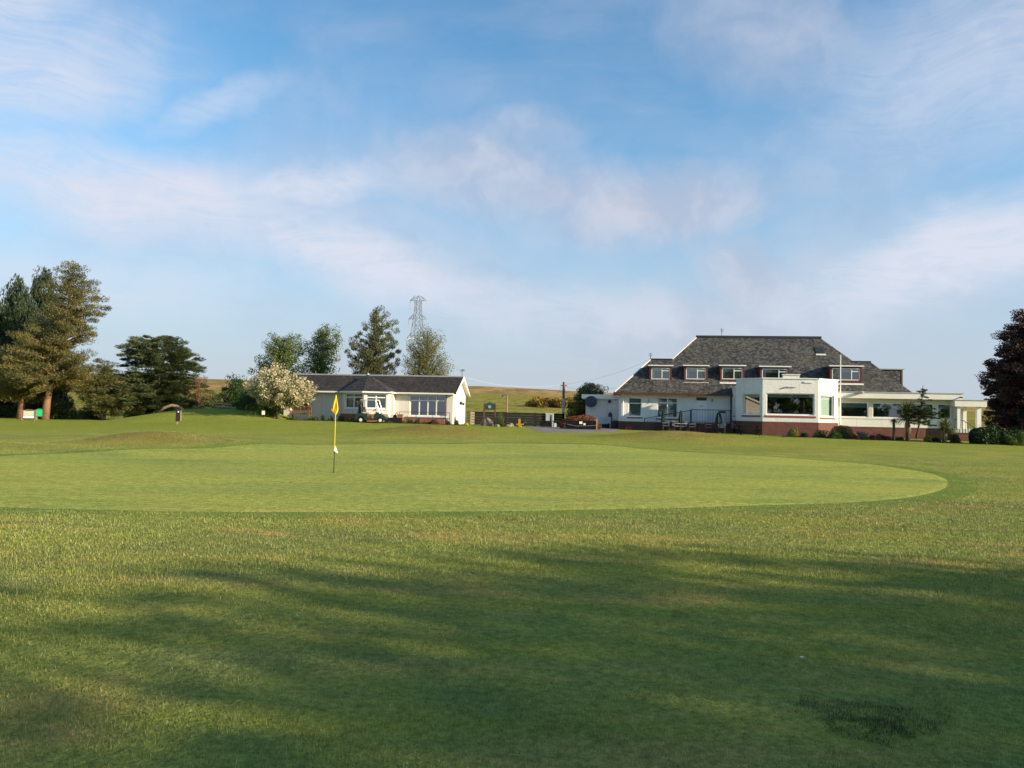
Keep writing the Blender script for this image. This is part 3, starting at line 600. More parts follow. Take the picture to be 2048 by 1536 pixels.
# ball row on the inside sill of the bay
k = 0
for px, col, rr in ((1541, 'pink', .10), (1545.5, 'red', .10), (1550, 'blue', .125), (1558, 'red', .10), (1563, 'blue', .13), (1569, 'red', .09), (1574.5, 'blue', .125), (1580, 'red', .10), (1586, 'blue', .125), (1608, 'red', .10), (1614, 'blue', .11), (1620, 'red', .08)):
    ux, uz_ = C_.uz(px, 827.5, YF_ + .35); zz = holes[2][2] + .08
    o = MB().ball((0, 0, rr), rr, 12).build('ball', col, None, True); o.location = C_.world(ux, YF_ + .38, zz); o.rotation_euler = (0, 0, CA)
    what = {'red': 'red', 'blue': 'blue', 'pink': 'pink'}[col]
    order = ['pink ball at the far end of the row inside the big bay window', 'red ball beside the pink one inside the big bay window', 'blue ball third in the row inside the big bay window', 'red ball between the first two blue balls in the bay window', 'large blue ball in the middle of the row in the bay window',
             'small red ball after the large blue one in the bay window', 'blue ball between two red ones under the raised parapet', 'red ball second last of the long row in the bay window', 'blue ball ending the long row in the bay window',
             'red ball standing apart near the right of the bay window', 'blue ball between the two separate red balls in the bay window', 'smallest red ball nearest the right jamb of the bay window'][k]
    tag(o, order, 'ball', 'coloured balls on the bay window sill'); k += 1
MB().box(BP[2][0] + .15, BP[3][0] - .15, YF_ + .21, YF_ + .65, holes[2][2] - .02, holes[2][2] + .078).build('window_shelf', 'white', club)
# right wing
WE = 25.6
wins = [C_.rect(1681, 805, 1737, 835.5), C_.rect(1745, 805, 1806, 836.5), C_.rect(1814, 805, 1868, 837.5), C_.rect(1875, 806, 1903, 839)]
zt_, zb_ = wins[1][3], wins[1][2]; hs = [(a, b, zb_, zt_) for a, b, c, d in wins]
MB().wall(FW, WE, zb_ - .08, 2.86, hs, 0, .14).poly((WE, 0, -.8), (WE, 8, -.8), (WE, 8, 2.86), (WE, 0, 2.86)).build('wing_wall', 'beige', club)
MB().poly((WE, 8, -.8), (17.2, 8, -.8), (17.2, 8, 2.86), (WE, 8, 2.86)).build('wing_back_wall', 'harl', club)
edges = [FW, 18.5, 20.35, 22.2, 24.0, WE]
for a, b in zip(edges, edges[1:]): MB().box(a + .006, b - .006, -.06, -.004, .62, zb_ - .10).build('panel', 'fascia', club)
MB().box(FW, WE + .02, -.10, .02, zb_ - .098, zb_ - .03).build('wing_sill', 'white', club)
MB().box(FW, WE, -.03, .2, -.9, .618).build('wing_plinth', 'brick', club)
for a, b, c, d in hs:
    window(club, I4, a, b, c, d, .05, [(1, 0)], .07, 'glass', None, [(a + .07, b - .07, d - .42, d - .07, 'blind')])
MB().box(FW + .1, WE - .1, .3, 7.8, .60, .64).build('wing_floor', 'carpet', club); MB().box(17.5, WE - .1, 4.6, 4.7, .65, 2.8).build('wing_inner_wall', 'bluebl', club)
MB().box(16.8, 26.1, -.55, 8.2, 2.84, 3.28).build('wing_roof', 'fascia', club); MB().box(16.75, 26.16, -.60, 8.25, 3.283, 3.35).build('roof_edge', 'lead', club)
MB().cyl((25.9, -.53, 3.05), (26.0, -.75, 3.0), .05).build('roof_bracket', 'iron', club)
xq, zq = C_.uz(1723, 785, -.8); MB().lathe([(.06, -.05), (.2, 0), (.22, .1), (.1, .16)], (xq, -.78, zq - .05), 12).box(xq - .5, xq, -.75, -.6, zq - .12, zq - .08).build('floodlight', 'lead', club)
# portico
MB().box(25.45, 27.75, -.75, 3.2, 2.33, 2.80).build('portico_roof', 'fascia', club); MB().box(25.40, 27.80, -.80, 3.25, 2.803, 2.85).build('roof_edge', 'lead', club)
MB().box(25.62, 27.2, -.45, 3.0, -.9, .32).build('portico_base', 'brick', club); MB().box(25.62, 27.2, -.47, 3.02, .322, .62).build('portico_plinth', 'fascia', club)
for xx, yy, ww, zz in ((27.15, -.5, .30, -.9), (26.62, .6, .26, .62), (25.68, -.6, .22, .62), (26.0, 2.4, .22, .62)): MB().box(xx, xx + ww, yy, yy + ww, zz, 2.328).build('column', 'white', club)
window(club, I4, 25.82, 26.60, .64, 2.2, .70, [(1, 0)], .08); MB().box(25.60, 25.66, -.5, 3, .63, 2.32).build('porch_wall', 'beige', club); MB().box(25.66, 26.72, 2.98, 3.06, .63, 2.32).build('porch_back', 'white', club)
rl = MB().tube([(25.5, -.52, 1.35), (26.2, -.52, 1.25), (27.1, -.52, .62)], .025)
for k in range(9): xx = 25.5 + k * .2; zz = 1.35 - .14 * (xx - 25.5) if xx < 26.2 else 1.25 - .7 * (xx - 26.2); rl.cyl((xx, -.52, .3), (xx, -.52, zz), .014, n=5)
rl.build('handrail', 'iron', club)
# terrace wall with ramp and railings
TR = C_.u(1383, -1.7), C_.u(1463, -1.7)
tw = thing('terrace_wall', 'raised red brick terrace with sloping ramp beside the shaded white wall', 'wall', CL, CA)
MB().box(TR[0], TR[1] + .1, -1.75, -.05, -.7, .66).build('brickwork', 'brick', tw)
MB().add([(1.9, -1.6, -.7), (TR[0], -1.6, -.7), (TR[0], -.05, -.7), (1.9, -.05, -.7), (1.9, -1.6, -.12), (TR[0], -1.6, .62), (TR[0], -.05, .62), (1.9, -.05, -.12)], [(0, 3, 2, 1), (4, 5, 6, 7), (0, 1, 5, 4), (1, 2, 6, 5), (2, 3, 7, 6), (3, 0, 4, 7)]).build('ramp', 'brick', tw)
rg = thing('railing', 'dark iron balustrade with thin upright bars along ramp and terrace', 'railing', CL, CA)
def rail_run(p, q, h, post_ends=True):
    p, q = Vector(p), Vector(q); n = int((q - p).length / .12); bars = MB(); up = Vector((0, 0, h))
    for k in range(1, n): a = p.lerp(q, k / n); bars.cyl(a + Vector((0, 0, .06)), a + up, .011, n=4, caps=False)
    bars.build('balusters', 'iron', rg)
    MB().tube([p + up, q + up], .026).build('top_rail', 'iron', rg); MB().tube([p + Vector((0, 0, .06)), q + Vector((0, 0, .06))], .02).build('bottom_rail', 'iron', rg)
    for e in (p, q): MB().box(e.x - .035, e.x + .035, e.y - .035, e.y + .035, e.z - .3, e.z + h + .05).build('post', 'iron', rg)
rail_run((2.0, -1.65, -.12), (TR[0] - .08, -1.65, .60), 1.02); rail_run((TR[0], -1.70, .66), (TR[1], -1.70, .66), 1.02); rail_run((1.0, -2.0, -.25), (5.0, -2.0, -.25), .8)
# annexe
AX = thing('annexe', 'pale flat roofed annexe with dark base beside the clubhouse', 'building', C_.world(-2.6, 2.4), CA)
AP = Plane(AX.location, CA); zt_ = AP.z(1200, 797)
MB().wall(-.15, 2.75, .35, zt_, []).box(-.15, -.14, .01, 5, .35, zt_).poly((-.15, 5, .3), (-.15, 0, .3), (-.15, 0, zt_), (-.15, 5, zt_)).poly((2.75, 5, .3), (-.15, 5, .3), (-.15, 5, zt_), (2.75, 5, zt_)).build('wall', 'harl', AX)
MB().box(-.18, 2.75, -.03, 5.02, -.8, .345).build('plinth', 'black', AX); z0_ = AP.z(1200, 789, -.3)
MB().box(-.5, 2.9, -.3, 5.3, zt_ - .03, z0_).build('flat_roof', 'white', AX)
a, b, c, d = AP.rect(1224, 807, 1236, 840); dd_ = MB().box(a, b, -.05, -.004, c, d).build('door', 'harl', AX); MB().box(a + .07, b - .05, -.065, -.052, c + .9, d - .1).build('door_panel', 'white', dd_)
x_, z_ = AP.uz(1219, 803); MB().cyl((x_, 0, z_), (x_, -.08, z_), .14, n=14).build('bulkhead_lamp', 'iron', AX)
# ------------------------------------------------------------------ the small lodge (shop) on the left
PL = at(905, 848, 60); PA = R(-6); P_ = Plane(PL, PA); PL = PL + Vector((0, 0, 0))
lodge = thing('lodge', 'low cream lodge with dark slate roof, hipped bay and white windows', 'building', PL, PA)
LX = -13.6; ZL = 2.38; RL = 3.80; LD = 5.8
q4 = P_.rect(820, 789, 891, 833); q2 = P_.rect(581, 797, 619, 823)
MB().wall(LX, 0, .0, ZL, [q4, q2], 0, .15).wall(LX, 0, -.6, 0).poly((LX, LD, -.6), (LX, 0, -.6), (LX, 0, ZL), (LX, LD / 2, RL - .1), (LX, LD, ZL)).poly((0, 0, -.6), (0, LD, -.6), (0, LD, ZL), (0, LD / 2, RL - .12), (0, 0, ZL)).poly((0, LD, -.6), (LX, LD, -.6), (LX, LD, ZL), (0, LD, ZL)).build('wall', 'render', lodge)
MB().box(LX + .1, -.1, .3, LD - .1, .05, .1).box(LX + .1, -.1, .3, LD - .1, 2.3, 2.33).build('floor', 'carpet', lodge)
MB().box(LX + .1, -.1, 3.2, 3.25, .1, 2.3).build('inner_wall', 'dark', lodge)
window(lodge, I4, *q4, .05, [(1, .73)] * 4, .075, 'glass', None, [(q4[0] + .08, q4[1] - .08, q4[2] + .1, q4[3] - .5, 'tealbl')])
MB().box(q4[0] - .12, q4[1] + .1, -.10, .04, q4[2] - .09, q4[2] - .003).build('sill', 'white', lodge)
window(lodge, I4, *q2, .05, [(1, 0), (1, 0)], .075, 'glass', None, [(q2[0] + .08, q2[1] - .08, q2[2] + .1, q2[3] - .1, 'bluebl')])
MB().box(P_.u(801), P_.u(892), -.45, -.02, -.6, P_.z(845, 837)).build('brick_base', 'obrick', lodge)
sl_ = (RL - ZL) / (LD / 2 + .35); yl = lambda z: -.35 + (z - ZL + .02) / sl_
rf = MB(); zz = list(np.linspace(ZL - .02, RL, 22))
courses(rf, zz, lambda z: LX - .35, lambda z: .30, lambda x, z: Vector((x, yl(z), z)), .02, Vector((0, -sl_, 1)).normalized())
YR = 2 * yl(RL); courses(rf, zz, lambda z: -.30, lambda z: .35 - LX, lambda x, z: Vector((-x, YR - yl(z), z)), .02, Vector((0, sl_, 1)).normalized())
lroof = rf.build('roof', 'slate2', lodge)
MB().box(LX - .35, .3, yl(RL) - .11, yl(RL) + .11, RL - .03, RL + .07).build('ridge_cap', 'lead', lroof)
bb = MB()
for s_ in (0, 1):
    pts = [(.30, yl(ZL - .02) - .02, ZL - .17), (.30, yl(RL), RL - .17), (.30, yl(RL), RL + .03), (.30, yl(ZL - .02) - .02, ZL + .03)]
    if s_: pts = [(x, YR - y, z) for x, y, z in pts][::-1]
    bb.poly(*pts).poly(*[(x + .035, y, z) for x, y, z in pts][::-1])
    for i in range(4): j = (i + 1) % 4; bb.poly(pts[j], pts[i], (pts[i][0] + .035, *pts[i][1:]), (pts[j][0] + .035, *pts[j][1:]))
bb.build('bargeboard', 'white', lodge)
MB().add([(0, -.36, ZL - .1), (.3, -.36, ZL - .1), (.3, LD / 2, RL - .13), (0, LD / 2, RL - .13), (0, LD + .36, ZL - .1), (.3, LD + .36, ZL - .1)], [(0, 3, 2, 1), (3, 4, 5, 2)]).build('soffit', 'white', lodge)
# bay with hipped roof
B0, B1, B2, B3, B4 = (P_.u(682), 0), (P_.u(687, -.9), -.95), (P_.u(727, -1.9), -1.9), (P_.u(776, -1.5), -1.5), (P_.u(790), 0)
BPP = [B0, B1, B2, B3, B4]; wy = MB(); by = MB(); gy = MB(); zb_ = P_.z(735, 828, -1.8)
for i in range(4):
    M4, ln = rotz_between(BPP[i], BPP[i + 1])
    hh = [(.18, ln - .16, zb_ + .42, ZL - .17)] if i in (1, 2) else ([(.45, ln - .35, .02, 2.05)] if i == 3 else [])
    q = MB(M4).wall(0, ln, zb_, ZL, hh, 0, .14); 
    if i == 3: q = MB(M4).wall(0, ln, -.5, ZL, hh, 0, .12)
    o = len(wy.v); wy.v += q.v; wy.f += [tuple(k + o for k in f) for f in q.f]
    if i != 3:
        q = MB(M4).box(-.02, ln + .02, -.03, .15, -.6, zb_ - .003); o = len(by.v); by.v += q.v; by.f += [tuple(k + o for k in f) for f in q.f]
    q = MB(M4).box(-.12, ln + .12, -.26, -.12, ZL - .13 + .002 * i, ZL - .01 + .002 * i); o = len(gy.v); gy.v += q.v; gy.f += [tuple(k + o for k in f) for f in q.f]
    if i in (1, 2):
        h = hh[0]; window(lodge, M4, *h, .05, [(1, .74), (1, .74)], .08, 'glass2', None, [(h[0] + .1, h[1] - (.1 if i == 2 else .9), h[2] + .1, h[3] - .1, 'blind'), (h[0] + (.4 if i == 1 else .9), h[1] - .1, h[2] + .1, h[3] - .6, 'blind' if i == 2 else 'bluebl')])
        MB(M4).box(h[0] - .06, h[1] + .06, -.06, .05, h[2] - .08, h[2] - .003).build('sill', 'white', lodge)
    if i == 3: MB(M4).box(hh[0][0], hh[0][1], .07, .11, hh[0][2], hh[0][3]).build('door', 'alu', lodge)
gy.box(LX - .3, B0[0] - .1, -.47, -.352, ZL - .12, ZL - .005).box(B4[0] + .1, .1, -.47, -.352, ZL - .12, ZL - .005)
wy.build('bay_wall', 'render', lodge); by.build('bay_plinth', 'obrick', lodge); gy.build('gutter', 'white', lodge)
MB().poly(*[(x, y, .06) for x, y in BPP]).build('bay_floor', 'carpet', lodge); MB().poly(*[(x, y, ZL - .02) for x, y in BPP[::-1]]).build('bay_ceiling', 'render', lodge)
ap = Vector((P_.u(735, 1.6, 750), 1.75, RL + .02)); rfb = MB()
ev = [Vector((x + (x - ap.x) * .06, y - .26, ZL - .01)) for x, y in BPP]; ev[0] = Vector((P_.u(676, -.4, 780), -.42, ZL - .01)); ev[4] = Vector((P_.u(797, -.4, 780), -.42, ZL - .01))
for a, b in zip(ev, ev[1:]):
    nn = (b - a).cross(ap - a).normalized(); nn = nn if nn.z > 0 else -nn
    for k in range(11):
        f0, f1 = k / 11, (k + 1) / 11; p = [a.lerp(ap, f0), b.lerp(ap, f0), b.lerp(ap, f1), a.lerp(ap, f1)]
        q = [p[0] + nn * .02, p[1] + nn * .02, p[2], p[3]]
        if k == 10: rfb.poly(q[0], q[1], ap)
        else: rfb.poly(*q)
        rfb.poly(p[0], p[1], q[1], q[0])
rfb.build('bay_roof', 'slate2', lodge); MB().lathe([(.14, -.08), (.10, .02), (.03, .14)], tuple(ap), 8).build('finial', 'lead', lroof)
xd = P_.u(891); MB().tube([(xd + .06, -.40, ZL - .06), (xd + .06, -.06, ZL - .35), (xd + .06, -.06, -.3)], .04).build('downpipe', 'maroon', lodge)
MB().tube([(P_.u(648), -.06, ZL - .1), (P_.u(648), -.06, -.3)], .04).build('downpipe', 'white', lodge)
# gable window, side door and small plaques
G4, gl = rotz_between((0, 0), (0, LD))
window(lodge, G4, .35, 1.6, .5, 2.0, -.03, [(1, .72), (1, .72)], .09, 'glass2', None, [(.45, 1.5, .6, 1.9, 'curtain')])
MB(G4).box(2.9, 4.1, -.06, 0, 1.55, 1.78).build('plaque', 'black', lodge); MB(G4).box(3.0, 4.0, -.05, -.002, .2, 1.35).build('notice_board', 'white', lodge); MB(G4).box(4.5, 4.75, -.12, 0, 1.5, 1.7).build('wall_lamp', 'black', lodge)
rl = MB(); ra, rb = P_.u(799, -.8), P_.u(900, -.8)
for z_ in (.42, .86): rl.tube([(ra, -.8, z_), (rb, -.8, z_)], .018)
for k in range(4): x_ = ra + (rb - ra) * k / 3; rl.cyl((x_, -.8, -.3), (x_, -.8, .88), .02)
rlo = rl.build('handrail', 'iron', None); rlo.location = PL; rlo.rotation_euler = (0, 0, PA); tag(rlo, 'thin dark handrail in front of the four pane lodge window', 'railing')
vn = MB().cyl((0, 0, 0), (0, 0, .55), .018).tube([(-.22, 0, .38), (.22, 0, .38)], .012, 4).tube([(0, -.2, .36), (0, .2, .36)], .012, 4).add([(-.25, 0, .5), (.05, 0, .46), (.3, 0, .52), (.05, 0, .56), (-.25, .015, .5), (.05, .015, .46), (.3, .015, .52), (.05, .015, .56)], [(0, 1, 2, 3), (7, 6, 5, 4), (0, 4, 5, 1), (1, 5, 6, 2), (2, 6, 7, 3), (3, 7, 4, 0)]).build('weathervane', 'black')
vn.location = P_.world(.15, yl(RL), RL + .05); tag(vn, 'small black weathervane on the gable peak of the lodge', 'weathervane')

# ------------------------------------------------------------------ trees and plants
M.update(
    pine=leafmat('pine_needles', (.082, .085, .029), (.215, .172, .054), .25, (.068, .078, .030)), pinedark=leafmat('blue_pine_needles', (0.058, 0.075, 0.038), (0.152, 0.145, 0.061), .25),
    cypress=leafmat('cypress_sprays', (0.023, 0.043, 0.026), (0.067, 0.090, 0.038), .2), cedar=leafmat('cedar_sprays', (0.026, 0.046, 0.026), (0.102, 0.119, 0.038), .22),
    gold=leafmat('golden_conifer', (.060, .074, .024), (.150, .140, .045), .25), under=leafmat('dark_undergrowth', (0.029, 0.046, 0.020), (0.087, 0.109, 0.029), .25),
    birchl=leafmat('birch_leaves', (.075, .115, .030), (.165, .195, .052), .4), willow=leafmat('thin_spring_leaves', (0.087, 0.104, 0.032), (0.217, 0.203, 0.065), .4),
    fresh=leafmat('fresh_leaves', (.060, .105, .014), (.150, .200, .035), .4), shrub=leafmat('shrub_leaves', (0.043, 0.087, 0.020), (0.123, 0.181, 0.041), .3),
    dkshrub=leafmat('dark_shrub_leaves', (0.029, 0.058, 0.020), (0.072, 0.116, 0.032), .3), olive=leafmat('olive_shrub_leaves', (.070, .078, .024), (.175, .160, .055), .3),
    lime=leafmat('lime_leaves', (.16, .18, .02), (.34, .32, .03), .35), redleaf=leafmat('russet_leaves', (.16, .055, .030), (.30, .11, .05), .3), purple=leafmat('purple_leaves', (.055, .030, .028), (.12, .060, .045), .25),
    copper=leafmat('copper_needles', (.020, .021, .022), (.056, .036, .034), .2, (.100, .036, .034)), blossom=leafmat('cream_blossom', (.40, .33, .22), (.62, .54, .40), .3), brownspray=leafmat('dead_brown_sprays', (.13, .075, .035), (.22, .12, .055), .2),
    gorse=leafmat('gorse_bloom', (.13, .085, .02), (.36, .23, .03), .2, (.085, .065, .02)), cordy=leafmat('cordyline_blades', (.05, .075, .022), (.19, .19, .075), .3), drybl=leafmat('dry_blades', (.30, .22, .12), (.48, .36, .20), .2), yflower=leafmat('yellow_flowers', (.55, .45, .02), (.75, .65, .03), .3),
    privet=leafmat('laurel_leaves', (.030, .075, .015), (.085, .150, .035), .3), deepbush=leafmat('deep_green_leaves', (.012, .030, .010), (.032, .066, .018), .15), wflower=leafmat('white_flowers', (.6, .6, .55), (.75, .75, .7), .3))
def unit(a): return a / (np.linalg.norm(a, axis=-1, keepdims=True) + 1e-9)
def leaves(name, P, D, Ln, Wd, mat, parent, flat=0.0, rnd=None):
    """many small diamond leaves in one mesh"""
    n = len(P); D = unit(D); rv = rng.normal(size=(n, 3)); s1 = unit(np.cross(D, rv)); up = np.tile([0, 0, 1.], (n, 1)); s2 = unit(np.cross(D, up) + 1e-4)
    s = unit(s1 * (1 - flat) + s2 * flat); L = np.broadcast_to(Ln, (n,))[:, None]; W = np.broadcast_to(Wd, (n,))[:, None]
    v = np.stack([P - D * L * .5, P + s * W * .5 - D * L * .08, P + D * L * .5, P - s * W * .5 - D * L * .08], 1).reshape(-1, 3)
    f = np.arange(4 * n).reshape(n, 4)
    return quadmesh(name, v, f, mat, dict(rnd=rng.random(n) if rnd is None else rnd), 'FACE', False, parent)
def clusters(C, B, m, cr, cz, ln, wd, mix, mat, parent, flat=0.0, name='crown'):
    """m leaves round each centre C; B = outward way of each cluster; mix = (outward from centre, along B, up, random)"""
    k = len(C); o = rng.normal(size=(k, m, 3)); o = unit(o) * (rng.random((k, m, 1)) ** .45)
    sz = (.65 + .7 * rng.random((k, 1, 1))); q = o * np.array([cr, cr, cz]) * sz
    P = C[:, None] + q; rd = rng.normal(size=(k, m, 3))
    D = o * mix[0] + B[:, None] * mix[1] + np.array([0, 0, 1.]) * mix[2] + rd * mix[3]
    tone = np.clip(rng.random((k, 1)) * .45 + rng.random((k, m)) * .55, 0, 1)
    n = k * m; return leaves(name, P.reshape(n, 3), D.reshape(n, 3), ln * (.6 + .8 * rng.random(n)), wd * (.6 + .8 * rng.random(n)), mat, parent, flat, tone.ravel())
def tree(name, label, px, Y, rows, leaf, bark='bark', nb=60, tr=.25, cr=.5, cz=.35, m=120, ln=.16, wd=.07, mix=(.5, .4, .2, .5), rise=.25, droop=0.0, sp=.9, tmin=.35, flat=0.0, trunk=None, group=None, base=None, seed=1, crownz=.1, limbs=True, cat='tree', jit=.25, extra=None, depth=1.0):
    global rng; rng = np.random.default_rng(seed); random.seed(seed)
    b = stand(px, Y) if base is None else Vector(base); a = math.atan2(b.x, b.y); k = Y / FPX * math.cos(a)
    T = thing(name, label, cat, b, -a, group)
    hs, Ls, Rs = [], [], []
    for py, l, r in rows:
        hs.append(at(px, py, Y).z - b.z); Ls.append((px - l) * k); Rs.append((r - px) * k)
    o = np.argsort(hs); hs, Ls, Rs = np.array(hs)[o], np.array(Ls)[o], np.array(Rs)[o]; H = hs[-1]
    cx = lambda h: 0.0
    if trunk: tp_ = [((p[0] - px) * k, 0, max(-.2, at(p[0], p[1], Y).z - b.z)) for p in trunk]
    else: tp_ = [(random.uniform(-.012, .012) * H * (i > 0), 0, H * i / 6 * .94 - (.2 if i == 0 else 0)) for i in range(7)]
    tz = np.array([p[2] for p in tp_]); tx = np.array([p[0] for p in tp_]); tya = np.array([p[1] for p in tp_])
    if tz[-1] < H * .9: tz = np.append(tz, H * .97); tx = np.append(tx, (Rs[-1] - Ls[-1]) / 2); tya = np.append(tya, 0)
    pts = [(x, y, z) for x, y, z in zip(tx, tya, tz)]; tb = MB(); tb.tube(pts, [tr * (1.25 if i == 0 else 1) * (1 - .9 * max(0, z) / H) + .015 for i, (x, y, z) in enumerate(pts)], 8)
    C, B = [], []; hh = np.linspace(hs[0], hs[-1], 200); wgt = np.clip(np.interp(hh, hs, Ls) + np.interp(hh, hs, Rs), .2, None); cdf = np.cumsum(wgt) / wgt.sum()
    lb = MB()
    for i in range(nb):
        h = np.interp((i + .5 + random.uniform(-.4, .4)) / nb, cdf, hh); ph = i * 2.39996 + random.uniform(-.4, .4)
        l, r = np.interp(h, hs, Ls), np.interp(h, hs, Rs); mid = (r - l) / 2; rad = (r + l) / 2 * random.uniform(1 - jit, 1.04)
        tip = np.array([mid + rad * math.cos(ph), rad * math.sin(ph) * depth, h]); h0 = max(H * crownz * .6, h - rise * rad * 1.6)
        st = np.array([np.interp(h0, tz, tx), np.interp(h0, tz, tya), h0]); ln_ = np.linalg.norm(tip - st)
        bd = (tip - st) / (ln_ + 1e-6); n = max(1, int(ln_ * (1 - tmin) / sp + .5)); P_k = lambda t_: st + (tip - st) * t_ + np.array([0, 0, 1.]) * (droop * (t_ - t_ * t_) * 2 * rad)
        for j in range(n + 1):
            t_ = tmin + (1 - tmin) * (j + random.uniform(-.3, .3) * (j < n)) / max(1, n); side = np.cross(bd, [0, 0, 1.]); off = side * random.uniform(-1, 1) * .30 * ln_ * (1 - t_ * .75) * (j < n)
            C.append(P_k(min(t_, 1)) + off + np.array([0, 0, random.uniform(-.1, .1)])); B.append(unit((bd + side * np.sign(random.uniform(-1, 1)) * .35 * (j < n))))
        if limbs and rad > .6: lb.tube([tuple(P_k(t_)) for t_ in (0, .35, .7, .96)], [tr * .38 * (1 - h0 / H * .7) * min(1, rad / 2.5) + .012] + [tr * .2 * min(1, rad / 3) + .01, tr * .1 + .008, .01], 5)
    tb.build('trunk', bark, T, True)
    if lb.v: lb.build('limbs', bark, T, True)
    clusters(np.array(C), np.array(B), m, cr, cz, ln, wd, mix, leaf, T, flat)
    if extra: extra(T, np.array(C), np.array(B), k, b)
    return T
def bush(name, label, px, Y, w, h, leaf, n=900, ln=.10, wd=.05, seed=1, group=None, depth=None, base=None, up=.3, lump=.22, cat='shrub', core=True, extra=None):
    """rounded shrub: leaves over a lumpy dome, woody stems inside"""
    global rng; rng = np.random.default_rng(seed); random.seed(seed)
    b = stand(px, Y) if base is None else Vector(base); a = math.atan2(b.x, b.y); T = thing(name, label, cat, b, -a, group); dp = depth or w
    o = unit(rng.normal(size=(n, 3))); o[:, 2] = np.abs(o[:, 2]) - .12; th = np.arctan2(o[:, 1], o[:, 0])
    f = np.ones(n)
    for q in range(7):
        c = unit(rng.normal(size=3)); c[2] = abs(c[2]); f += lump * (1.6 * np.exp(-((o - c) ** 2).sum(1) / .16) - .35)
    f *= 1 - .55 * rng.random(n) ** 2.2
    P = o * f[:, None] * np.array([w / 2, dp / 2, h * .93]); P[:, 2] = np.maximum(P[:, 2], .03) 
    D = o + rng.normal(size=(n, 3)) * .7 + np.array([0, 0, up])
    st = MB()
    for q in range(5): aa = q * 1.3 + seed; st.tube([(0, 0, -.05), (math.cos(aa) * w * .12, math.sin(aa) * dp * .12, h * .35), (math.cos(aa) * w * .27, math.sin(aa) * dp * .27, h * .68)], [.02 + h * .012, .014 + h * .006, .008], 5)
    st.build('stem', 'bark', T)
    leaves('foliage', P, D, ln * (.6 + .8 * rng.random(n)), wd * (.6 + .8 * rng.random(n)), leaf, T)
    if extra: extra(T, P, o)
    return T

#LEFT GROUP
tree('cypress_tree', 'tall dark cypress behind the pine with windswept pointed tip', 60, 76, [(535, 78, 92), (570, 70, 100), (610, 40, 112), (650, 0, 120), (700, -15, 130), (760, -25, 140), (815, -25, 140), (832, -10, 120)], 'cypress', nb=110, tr=.2, cr=.6, cz=1.0, m=200, ln=.34, wd=.085, mix=(.2, .5, 1.0, .25), rise=.7, seed=3, sp=.9, crownz=.03, limbs=False, jit=.35)
tree('cypress_tree', 'dark cypress at the photo edge with several short spiky tops', 12, 74, [(558, 34, 42), (585, 4, 52), (620, -25, 62), (680, -60, 85), (760, -80, 95), (815, -80, 95), (834, -60, 80)], 'cypress', nb=110, tr=.2, cr=.6, cz=1.0, m=200, ln=.34, wd=.085, mix=(.2, .5, 1.0, .25), rise=.7, seed=4, sp=.9, crownz=.03, limbs=False, jit=.35)
tree('scots_pine', 'big Scots pine with orange upper trunk and golden lit needles', 92, 67, [(521, 118, 142), (540, 98, 168), (565, 82, 196), (590, 72, 210), (615, 62, 214), (640, 48, 200), (665, 25, 196), (690, 0, 165), (715, -20, 190), (740, -35, 200), (765, -35, 195), (785, 0, 160)],
     'pine', 'opine', nb=130, tr=.29, cr=.72, cz=.36, m=190, ln=.19, wd=.055, mix=(.7, .3, .6, .4), rise=.16, droop=.10, seed=11, sp=.95, tmin=.36, jit=.42, crownz=.35,
     trunk=[(89, 840), (93, 800), (100, 760), (112, 715), (122, 680), (128, 640), (132, 590), (130, 545)])
tree('scots_pine', 'orange limbed second pine stem leaning left among the golden needles', 44, 68, [(690, 30, 90), (715, 0, 100), (745, -40, 100), (775, -45, 85), (800, -20, 70)], 'pine', 'opine', nb=50, tr=.26, cr=.78, cz=.40, m=190, ln=.19, wd=.06, mix=(.7, .3, .6, .4), rise=.15, droop=.1, seed=12, sp=.9, trunk=[(41, 838), (42, 800), (55, 760), (64, 725), (66, 695)], crownz=.4)
tree('cedar_tree', 'broad dark cedar with layered drooping boughs and ragged flat top', 322, 72, [(668, 344, 352), (680, 258, 360), (700, 228, 385), (722, 226, 405), (740, 250, 414), (760, 225, 405), (785, 220, 415), (810, 220, 430), (830, 235, 420)], 'cedar', nb=130, tr=.35, cr=.62, cz=.20, m=150, ln=.30, wd=.06, mix=(.25, .8, -.05, .22), rise=.10, droop=.30, seed=21, sp=.75, crownz=.05, limbs=False, flat=.3, jit=.35)
tree('golden_conifer', 'low golden green conifer between the big pine and the dark cedar', 205, 69, [(722, 186, 214), (745, 168, 240), (775, 150, 270), (800, 160, 285), (826, 175, 290)], 'gold', nb=70, tr=.2, cr=.55, cz=.28, m=130, ln=.22, wd=.05, mix=(.3, .6, -.2, .35), rise=.1, droop=.2, seed=23, sp=.8, crownz=.05, limbs=False)
tree('dead_conifer', 'brown dead topped conifer leaning beside the cedar', 396, 70, [(752, 390, 406), (775, 378, 412), (800, 372, 420)], 'brownspray', nb=9, tr=.09, cr=.3, cz=.35, m=40, ln=.26, wd=.05, mix=(.2, .5, -.5, .35), seed=25, sp=.7)
for i, (px, Y, w_, h_, lf, lb_) in enumerate(((20, 72, 5.5, 2.4, 'under', 'dark undergrowth below the cypress at the photo edge'), (125, 71, 5, 2.6, 'under', 'dark leafy undergrowth behind the pine trunk and green box'), (178, 70.5, 4.2, 2.0, 'shrub', 'green bramble mound right of the pine trunk'), (425, 71, 4.2, 2.3, 'under', 'dark thicket in shade right of the cedar'), (470, 70, 3.6, 1.3, 'dkshrub', 'low dark hedge mound behind the log pile'), (290, 73, 7, 1.8, 'under', 'dark undergrowth below the cedar boughs'))):
    bush('undergrowth_bush', lb_, px, Y, w_, h_, lf, 2600, .20, .09, 40 + i, 'undergrowth below the trees', up=.2)
